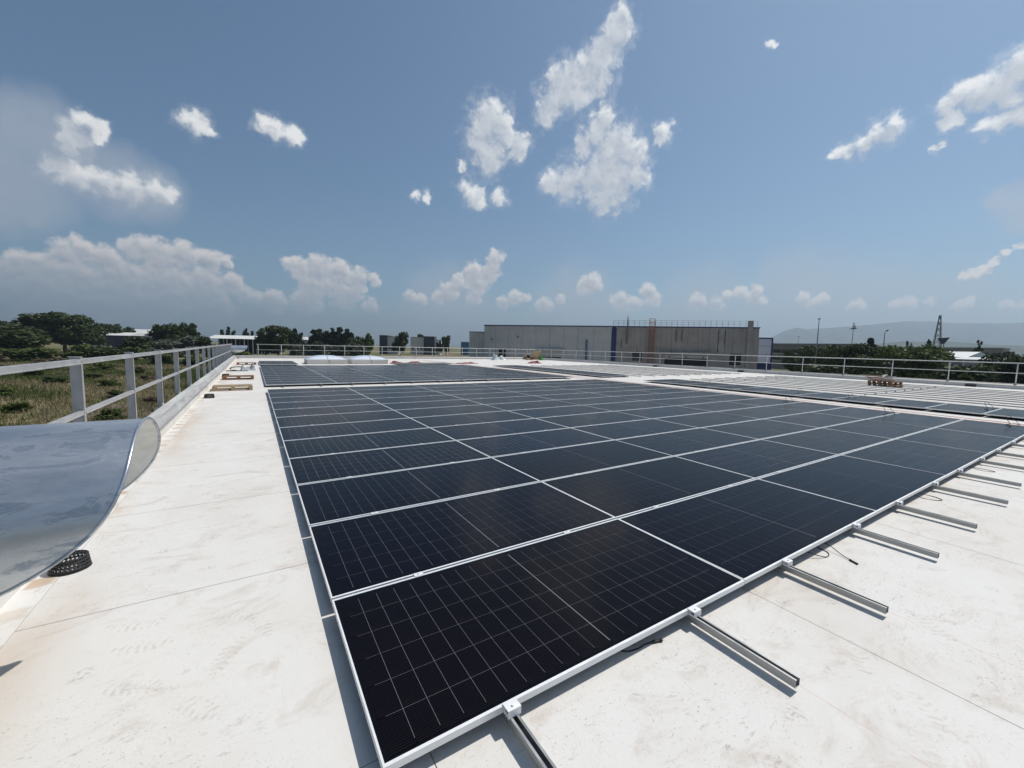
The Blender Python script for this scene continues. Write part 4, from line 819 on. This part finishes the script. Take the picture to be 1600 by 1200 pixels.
# right-hand trees beyond the railing
for k, (kd, sh, x, y, w, h, lab) in enumerate((
    ('oak', B, 121.6, 51.5, 7, 8.6, 'small dark tree at the end of the warehouse yard'), ('oak', B, 112, 43.5, 9, 9.6, 'dark tree beside the tall lamp post'), ('oak', B, 106.9, 37.6, 9, 9.7, 'dark tree between tall lamp post and floodlight mast'),
    ('oak', B, 101.5, 33.0, 9, 9.4, 'dark tree below the floodlight mast'), ('oak', B, 99.7, 29.2, 8.5, 9.2, 'dark bushy tree left of the curved lamp post'), ('oak', B, 110.4, 28.0, 9, 9.4, 'dark tree right of the curved lamp post'),
    ('fresh', B, 94.1, 21.9, 9.5, 9.3, 'bright green tree, left of the green pair'), ('fresh', B, 99.6, 20.0, 8.5, 9.0, 'bright green tree, right of the green pair'), ('oak', B, 88, 24.6, 7, 7.4, 'low dark tree under the green pair'),
    ('oak', 'bush', 89.2, 13.6, 9, 7.4, 'dark shrub mass right of the parked van'), ('oak', B, 95.7, 11.0, 8.5, 8.6, 'dark tree near the right edge of the picture'), ('oak', B, 94.8, 7.6, 8, 7.9, 'dark tree at the very right edge of the picture'), ('oak', 'bush', 86, 18.0, 5, 5.0, 'low hedge bush in front of the pale shed'),
    ('pine', 'pine', 126.3, 36.7, 6, 11.2, 'slim conifer behind the dark trees'), ('oak', B, 118, 33, 8, 9.0, 'dark tree behind the curved lamp post'), ('oak', 'bush', 84, 30, 9, 5.8, 'low dark hedge along the car park, left part'), ('oak', 'bush', 80, 22, 9, 5.0, 'low dark hedge along the car park, middle part'), ('oak', 'bush', 78, 12.5, 8, 4.8, 'low dark hedge along the car park, right part'))):
    tree('roadside_tree', lab, kd, sh, x, y, w, h, k, 5200 if sh == B else 2600, .030 if sh == B else .04, 'trees beyond the right railing')
for k, (x, y, w, h, lab) in enumerate(((228, 55.5, 5, 14.3, 'dark columnar cypress left of the lattice tower, farther one'), (228, 49.5, 6, 14.8, 'dark columnar cypress just left of the lattice tower'), (193, 30.2, 5.5, 13.0, 'dark columnar cypress right of the lattice tower'))):
    tree('cypress', lab, 'pine', 'column', x, y, w, h, k, 1500, .05)
# grass: blades in tufts over the part of the field the roof looks down on
def blades(name, mat, seed, n, hmin, hmax, sel, label):
    g = np.random.default_rng(seed); y = 4 + 180*g.uniform(0, 1, n)**1.7; lo = -.52*y - 10; x = lo + (-2.6 - lo)*g.uniform(0, 1, n)
    k = int(n*.25); x[:k] = g.uniform(-12, 64, k); y[:k] = 48 + 110*g.uniform(0, 1, k)**1.3
    f = np.sin(x*.11 + 1.3*np.sin(y*.07)) + np.sin(y*.09 + 2.0*np.sin(x*.05)) + .6*np.sin(x*.41 + y*.33) + g.normal(size=n)*.55
    f = f + 1.6*np.exp(-((x + 5.5)/4.5)**2); ok = (f > .0) == sel; x, y = x[ok], y[ok]; n = len(x); nb = 7
    dist = np.hypot(x, y); sc_ = np.clip(dist/45, .8, 3.0)
    X = np.repeat(x, nb) + g.normal(size=n*nb)*.16*np.repeat(sc_, nb); Y = np.repeat(y, nb) + g.normal(size=n*nb)*.16*np.repeat(sc_, nb)
    H = g.uniform(hmin, hmax, n*nb)*np.repeat(np.clip(sc_, .8, 1.5), nb); a = g.uniform(0, 2*np.pi, n*nb); w = .030*np.repeat(sc_, nb); le = g.normal(size=(n*nb, 2))*.28
    base = np.stack([X, Y, np.full(n*nb, GZ)], 1); dx = np.stack([np.cos(a)*w, np.sin(a)*w, 0*a], 1); tip = base + np.stack([le[:, 0]*H, le[:, 1]*H, H], 1)
    V = np.stack([base - dx, base + dx, tip], 1).reshape(-1, 3); N_ = n*nb
    me = bpy.data.meshes.new(name); me.vertices.add(len(V)); me.vertices.foreach_set('co', V.ravel()); me.loops.add(3*N_); me.polygons.add(N_)
    me.loops.foreach_set('vertex_index', np.arange(3*N_)); me.polygons.foreach_set('loop_start', np.arange(N_)*3); me.update(calc_edges=True)
    at = me.attributes.new('shade', 'FLOAT', 'FACE'); at.data.foreach_set('value', g.random(N_)); me.materials.append(mat)
    return tag(put(name, me), label, 'grass', kind='stuff')
blades('green_grass', m_leaf('green_blade', (.060, .085, .020), (.15, .175, .050)), 31, 42000, .18, .50, True, 'long green grass growing in patches across the field')
blades('dry_grass', m_leaf('straw_blade', (.22, .175, .10), (.40, .33, .20), (.16, .13, .075)), 32, 34000, .12, .36, False, 'dry straw-coloured grass between the green patches')
# ------------------------------------------------------------------ far buildings
def gable(name, label, x0, y0, x1, y1, depth, h, roof_h, wall, rf, over=.6, posts=0):
    a = math.atan2(y1-y0, x1-x0); L_ = math.hypot(x1-x0, y1-y0); t = thing(name, label, 'building', (x0, y0, GZ), a)
    if posts:
        for k in range(posts):
            MB().box(k*(L_-.4)/(posts-1), k*(L_-.4)/(posts-1)+.4, .2, .6, 0, h).build('column', MAT['white_post'], t); MB().box(k*(L_-.4)/(posts-1), k*(L_-.4)/(posts-1)+.4, depth-.6, depth-.2, 0, h).build('column', MAT['white_post'], t)
        MB().box(0, L_, depth-.1, depth, 0, h).build('rear_wall', MAT['dark'], t); MB().prism([(-over, h+.002), (depth+over, h+.002), (depth/2, h+roof_h)], 'x', -over, L_+over).build('roof', rf, t)
    else:
        MB().box(0, L_, 0, depth, .01, h).build('wall', wall, t)
        MB().prism([(-over, h+.002), (depth+over, h+.002), (depth/2, h+roof_h)], 'x', -over, L_+over).build('roof', rf, t)
        for k in range(int(L_/5)):
            MB().box(2 + k*5, 4 + k*5, -.05, -.002, h*.35, h*.7).build('window', MAT['glass'], t)
    return t
gable('farm_shed', 'low shed with long white roof behind the left bush', -82, 346, -64, 336, 14, 9.0, 2.0, MAT['dark_cladding'], MAT['white_roof'])
gable('farm_house', 'white gabled house among the left trees', -67, 351, -53, 343, 12, 10.4, 3.0, MAT['whitewall'], MAT['white_roof'])
gable('open_shed', 'long open shed with flat white canopy roof behind the left railing', -21, 284, 8, 272, 16, 8.4, 2.0, MAT['dark'], MAT['white_roof'], .8, 8)
gable('far_shed', 'pale shed roof behind the three small pines', 18.5, 268, 28, 262, 10, 8.8, 1.6, MAT['whitewall'], MAT['white_roof'])
def block(name, label, x0, y0, x1, y1, depth, segs):
    a = math.atan2(y1-y0, x1-x0); L_ = math.hypot(x1-x0, y1-y0); t = thing(name, label, 'building', (x0, y0, GZ), a)
    for (f0, f1, h, mat, y_) in segs:
        o = MB().box(f0*L_+.01, f1*L_-.01, y_, depth, 0.01, h).build('volume', MAT[mat], t)
        MB().box(f0*L_+.01, f1*L_-.01, y_-.1, depth+.1, h+.002, h+.25).build('coping', MAT['steel'], o)
        for k in range(max(1, int((f1-f0)*L_/3.2))):
            u = f0*L_ + 1.0 + k*3.2
            MB().box(u, u+1.5, y_-.05, y_-.002, h*.30, h*.30+1.3).build('window', MAT['glass'], o)
    return t
block('office_building', 'black-and-grey cube office building, left of the pair', 77.9, 304.7, 89.4, 297.5, 12, ((0, .4, 13.6, 'dark_cladding', 0), (.4, 1, 12.9, 'conc', 1)))
block('office_building', 'grey-and-black cube office building, right of the pair', 100.1, 302.5, 119.4, 292.0, 14, ((0, .46, 13.0, 'conc', 1), (.46, .82, 13.7, 'dark_cladding', 0), (.82, 1, 11.3, 'whitewall', 2)))
block('blue_shed', 'low blue shed far away left of the warehouse', 136.7, 291.3, 142, 288.2, 8, ((0, 1, 10.2, 'sky_blue', 0),))
# long low factory with ribbon windows
def factory(label, x0, y0, x1, y1, h, bands, bays):
    a = math.atan2(y1-y0, x1-x0); L_ = math.hypot(x1-x0, y1-y0); t = thing('factory', label, 'factory', (x0, y0, GZ), a)
    MB().box(0, L_, 0, 22, .01, h).build('wall', MAT['far_wall'], t); MB().box(-.3, L_+.3, -.5, 22.3, h+.002, h+.9).build('roof_fascia', MAT['far_wall'], t)
    for z0, z1 in bands:
        for k in range(bays):
            u = L_*(k+.06)/bays; v = L_*(k+.94)/bays; o = MB().box(u, v, -.12, -.003, z0, z1).build('window', MAT['glass'], t)
            MB().box(u, v, -.3, -.003, z0-.35, z0-.01).build('sill', MAT['conc'], o)
factory('long grey factory with ribbon windows behind the dark right trees', 202.4, 95.5, 205.5, 63.0, 10.6, ((7.2, 8.8), (4.0, 5.8)), 9)
factory('distant brown factory at the foot of the green hill', 333.7, 97, 335, 45, 11.6, ((8.0, 9.8),), 12)
gable('pale_shed', 'pale curved-roof shed right of the green trees', 159.5, 43, 158.5, 27, 20, 7.0, 1.6, MAT['far_wall'], MAT['white_roof'])
gable('white_canopy', 'thin white canopy in front of the pale shed', 135.5, 25.5, 127.5, 17.0, 8, 6.6, .5, MAT['dark'], MAT['white_roof'], .4, 4)
# ------------------------------------------------------------------ lamp posts, masts
def lamp(label, x, y, h, kind):
    t = thing('lamp_post', label, 'lamp post', (x, y, GZ), 0.5)
    MB().tube([(0,0,0), (0,0,h*.5), (0,0,h)], [.13, .10, .07], 10).build('pole', MAT['steel'], t, smooth=True); MB().box(-.2, .2, -.2, .2, 0, .05).build('base_plate', MAT['steel'], t)
    if kind == 'double':
        for s in (-1, 1): MB().tube([(0,0,h), (s*.35, 0, h+.12)], .05, 6).obox((s*.5, 0, h+.14), .62, .3, .12, (0, 0, 0)).build('lamp_head', MAT['steel'], t)
    elif kind == 'arm':
        MB().tube([(0,0,h), (-.5,0,h+.18), (-1.1,0,h+.3)], .05, 6).build('arm', MAT['steel'], t); MB().obox((-1.35, 0, h+.32), .7, .3, .14, (0, .15, 0)).build('lamp_head', MAT['steel'], t)
    else:
        MB().box(-1.3, 1.3, -.6, .6, h-.1, h+.12).build('platform', MAT['steel'], t)
        for k, u in enumerate((-.85, -.3, .3, .85)): MB().box(u-.3, u+.3, -.4, -.05, h+.2, h+.95).tube([(u, 0, h+.12), (u, 0, h+1.9)], .06, 5).build('floodlight', MAT['white_post'], t)
lamp('tall lamp post with double head left of the floodlight mast', 91.8, 34.7, 13.6, 'double')
lamp('thin distant lamp post beside the factory roof', 178.4, 75, 13.2, 'arm')
lamp('tall floodlight mast with platform and four lights', 159.1, 51.6, 15.2, 'mast')
lamp('curved-arm lamp post in front of the dark trees', 109.2, 29.7, 11.7, 'arm')
t = thing('lattice_tower', 'steel lattice pylon in front of the blue mountains', 'pylon', (364.6, 76.2, GZ)); hT = 33.0
lv = [i/9 for i in range(10)]; wd = lambda s: 2.3*(1-s)**1.1 + .35; cor = lambda s: [Vector((a*wd(s), b*wd(s), s*hT)) for a, b in ((-1,-1),(1,-1),(1,1),(-1,1))]
for q in range(4): MB().tube([cor(s)[q] for s in lv], .20, 5).build('leg', MAT['steel'], t)
for s0, s1 in zip(lv[:-1], lv[1:]):
    for q in range(4):
        a, b, c, d = cor(s0)[q], cor(s0)[(q+1) % 4], cor(s1)[q], cor(s1)[(q+1) % 4]
        MB().tube([a, d], .08, 4).build('brace', MAT['steel'], t); MB().tube([b, c], .08, 4).build('brace', MAT['steel'], t)
t = thing('totem_sign', 'dark inverted-triangle sign on a post right of the pylon', 'sign', (282.4, 56.8, GZ), -1.3)
MB().tube([(-.4,0,0), (-.4,0,14)], .15, 6).tube([(.4,0,0), (.4,0,14)], .15, 6).build('post', MAT['steel'], t); MB().prism([(-2.2, 16.0), (2.2, 16.4), (.5, 13.2), (-.5, 13.2)], 'y', -.3, .3).build('sign_board', MAT['dark_cladding'], t)
# ------------------------------------------------------------------ parked vehicles beyond the right railing
def car(label, x, y, rz, c, van=False, group='vehicles in the car park'):
    t = thing('parked_car' if not van else 'parked_van', label, 'car' if not van else 'van', (x, y, GZ + .031), rz, group); body = NT('car_paint'); body.set('Base Color', c).set('Roughness', .35).set('Coat Weight', .6); body = body.m
    if van: pr = [(-2.5,.3),(2.4,.3),(2.5,.9),(1.9,1.2),(1.3,2.1),(-2.4,2.2),(-2.5,2.0)]; gl = [(1.25,2.0),(1.85,1.22),(.6,1.22),(.6,2.0)]; w = .95
    else: pr = [(-2.1,.28),(2.1,.28),(2.15,.7),(1.1,.86),(.45,1.38),(-1.1,1.42),(-1.9,.95),(-2.15,.85)]; gl = [(.98,.9),(.38,1.33),(-1.05,1.36),(-1.65,.95)]; w = .87
    MB().prism(pr, 'y', -w, w).build('body', body, t); MB().prism(gl, 'y', -w-.01, w+.01).build('side_glass', MAT['glass'], t)
    for sx in (-1.35, 1.35):
        for sy in (-w+.05, w-.05): MB().tube([(sx, sy-.11, .32), (sx, sy+.11, .32)], .32, 14).build('wheel', MAT['black'], t)
for k, (x, y, rz_, c, v, lab) in enumerate(((112, 54.5, .3, (.75,.75,.75), True, 'white van by the warehouse annex'), (126, 53, .9, (.6,.6,.62), False, 'silver car, first right of the annex'), (131, 52, .9, (.7,.7,.7), False, 'white car, second right of the annex'), (136, 50.5, .9, (.05,.05,.06), False, 'black car, third right of the annex'), (141, 49, .9, (.35,.36,.38), False, 'grey car, fourth right of the annex'), (146, 47.6, .9, (.7,.7,.7), False, 'white car, fifth right of the annex'), (101, 18.2, 1.2, (.72,.72,.72), True, 'white van in front of the pale shed'), (106, 16.5, 1.2, (.4,.42,.45), False, 'grey car beside the van near the pale shed'))):
    car(lab, x, y, rz_, c, v)
# ------------------------------------------------------------------ hills and mountains
def ridge(name, pts, f, front, seed, mat, amp):
    """pts: crest points (x, y, z); a ridge with a sloping front and noise"""
    g = np.random.default_rng(seed); P = np.array(pts, float); P[:, :2] = (P[:, :2] + np.array([.35, 1.35]))*f; P[:, 2] = (P[:, 2] - 1.5)*f
    s = np.linspace(0, len(P)-1, 260); C = np.stack([np.interp(s, np.arange(len(P)), P[:, i]) for i in range(3)], 1)
    d = C[:, :2]/np.linalg.norm(C[:, :2], axis=1)[:, None]; V = []; nr = 36
    for j in range(nr):
        u = j/(nr-1)*2 - .0; k = 1 - abs(u - 1) if u <= 1 else 1 - (u-1)*1.0
        prof = np.clip(k, 0, 1)**1.25
        q = C[:, :2] + d*front*(u - 1)
        nz = np.zeros(len(C))
        for o in range(6): nz += np.sin(q[:, 0]*(2**o)*2.1/front + o*1.7 + 1.3*np.sin(q[:, 1]*(2**o)*1.7/front + o))*np.cos(q[:, 1]*(2**o)*1.9/front + o*.7)/(1.75**o)
        z = C[:, 2]*prof + nz*amp*np.sin(math.pi*np.clip(k, 0, 1))*.9 + nz*amp*.10*prof
        V.append(np.stack([q[:, 0], q[:, 1], np.maximum(z, 0) + GZ - 1.0*(1-prof)], 1))
    V = np.concatenate(V); n = len(C); F = [(j*n+i, j*n+i+1, (j+1)*n+i+1, (j+1)*n+i) for j in range(nr-1) for i in range(n-1)]
    me = bpy.data.meshes.new(name); me.from_pydata(V.tolist(), [], F); me.materials.append(mat); me.polygons.foreach_set('use_smooth', [True]*len(me.polygons)); me.update()
    return struct(put(name, me))
MTN = simple('forested_slope', (.070, .085, .060), .95, 0, .35, .004); HIL = simple('wooded_hill', (.045, .065, .030), .95, 0, .45, .02)
ridge('mountain_range', [(5600,3500,40),(6376,3120,222),(6577,3006,348),(6737,2911,408),(6855,2834,383),(7093,2686,408),(7411,2490,444),(7807,2244,491),(8125,2047,528),(8362,1898,534),(8599,1746,512),(8915,1547,520),(9232,1349,538),(9549,1152,565),(9946,905,603),(10600,300,640),(11000,-800,600)], 1.0, 2100, 4, MTN, 90)
ridge('green_hill', [(2900,1140,6),(3117,1004,55),(3249,924,85),(3349,863,100),(3447,800,98),(3580,717,106),(3711,634,101),(3843,550,93),(3975,467,93),(4140,364,105),(4500,0,110),(4700,-400,70)], 1.0, 840, 5, HIL, 18)
# ------------------------------------------------------------------ summer haze
hzm = bpy.data.materials.new('summer_haze'); hzm.use_nodes = True; h_ = hzm.node_tree; h_.nodes.clear()
ho = h_.nodes.new('ShaderNodeOutputMaterial'); pv = h_.nodes.new('ShaderNodeVolumePrincipled'); pv.inputs['Color'].default_value = (.70, .85, 1.0, 1); pv.inputs['Density'].default_value = 1.7e-4; pv.inputs['Anisotropy'].default_value = .40
h_.links.new(pv.outputs[0], ho.inputs['Volume'])
tag(MB().box(-12500, 12500, -12500, 12500, GZ - 3, 660).build('haze', hzm), 'thin pale summer haze over the plain', 'haze', kind='stuff')
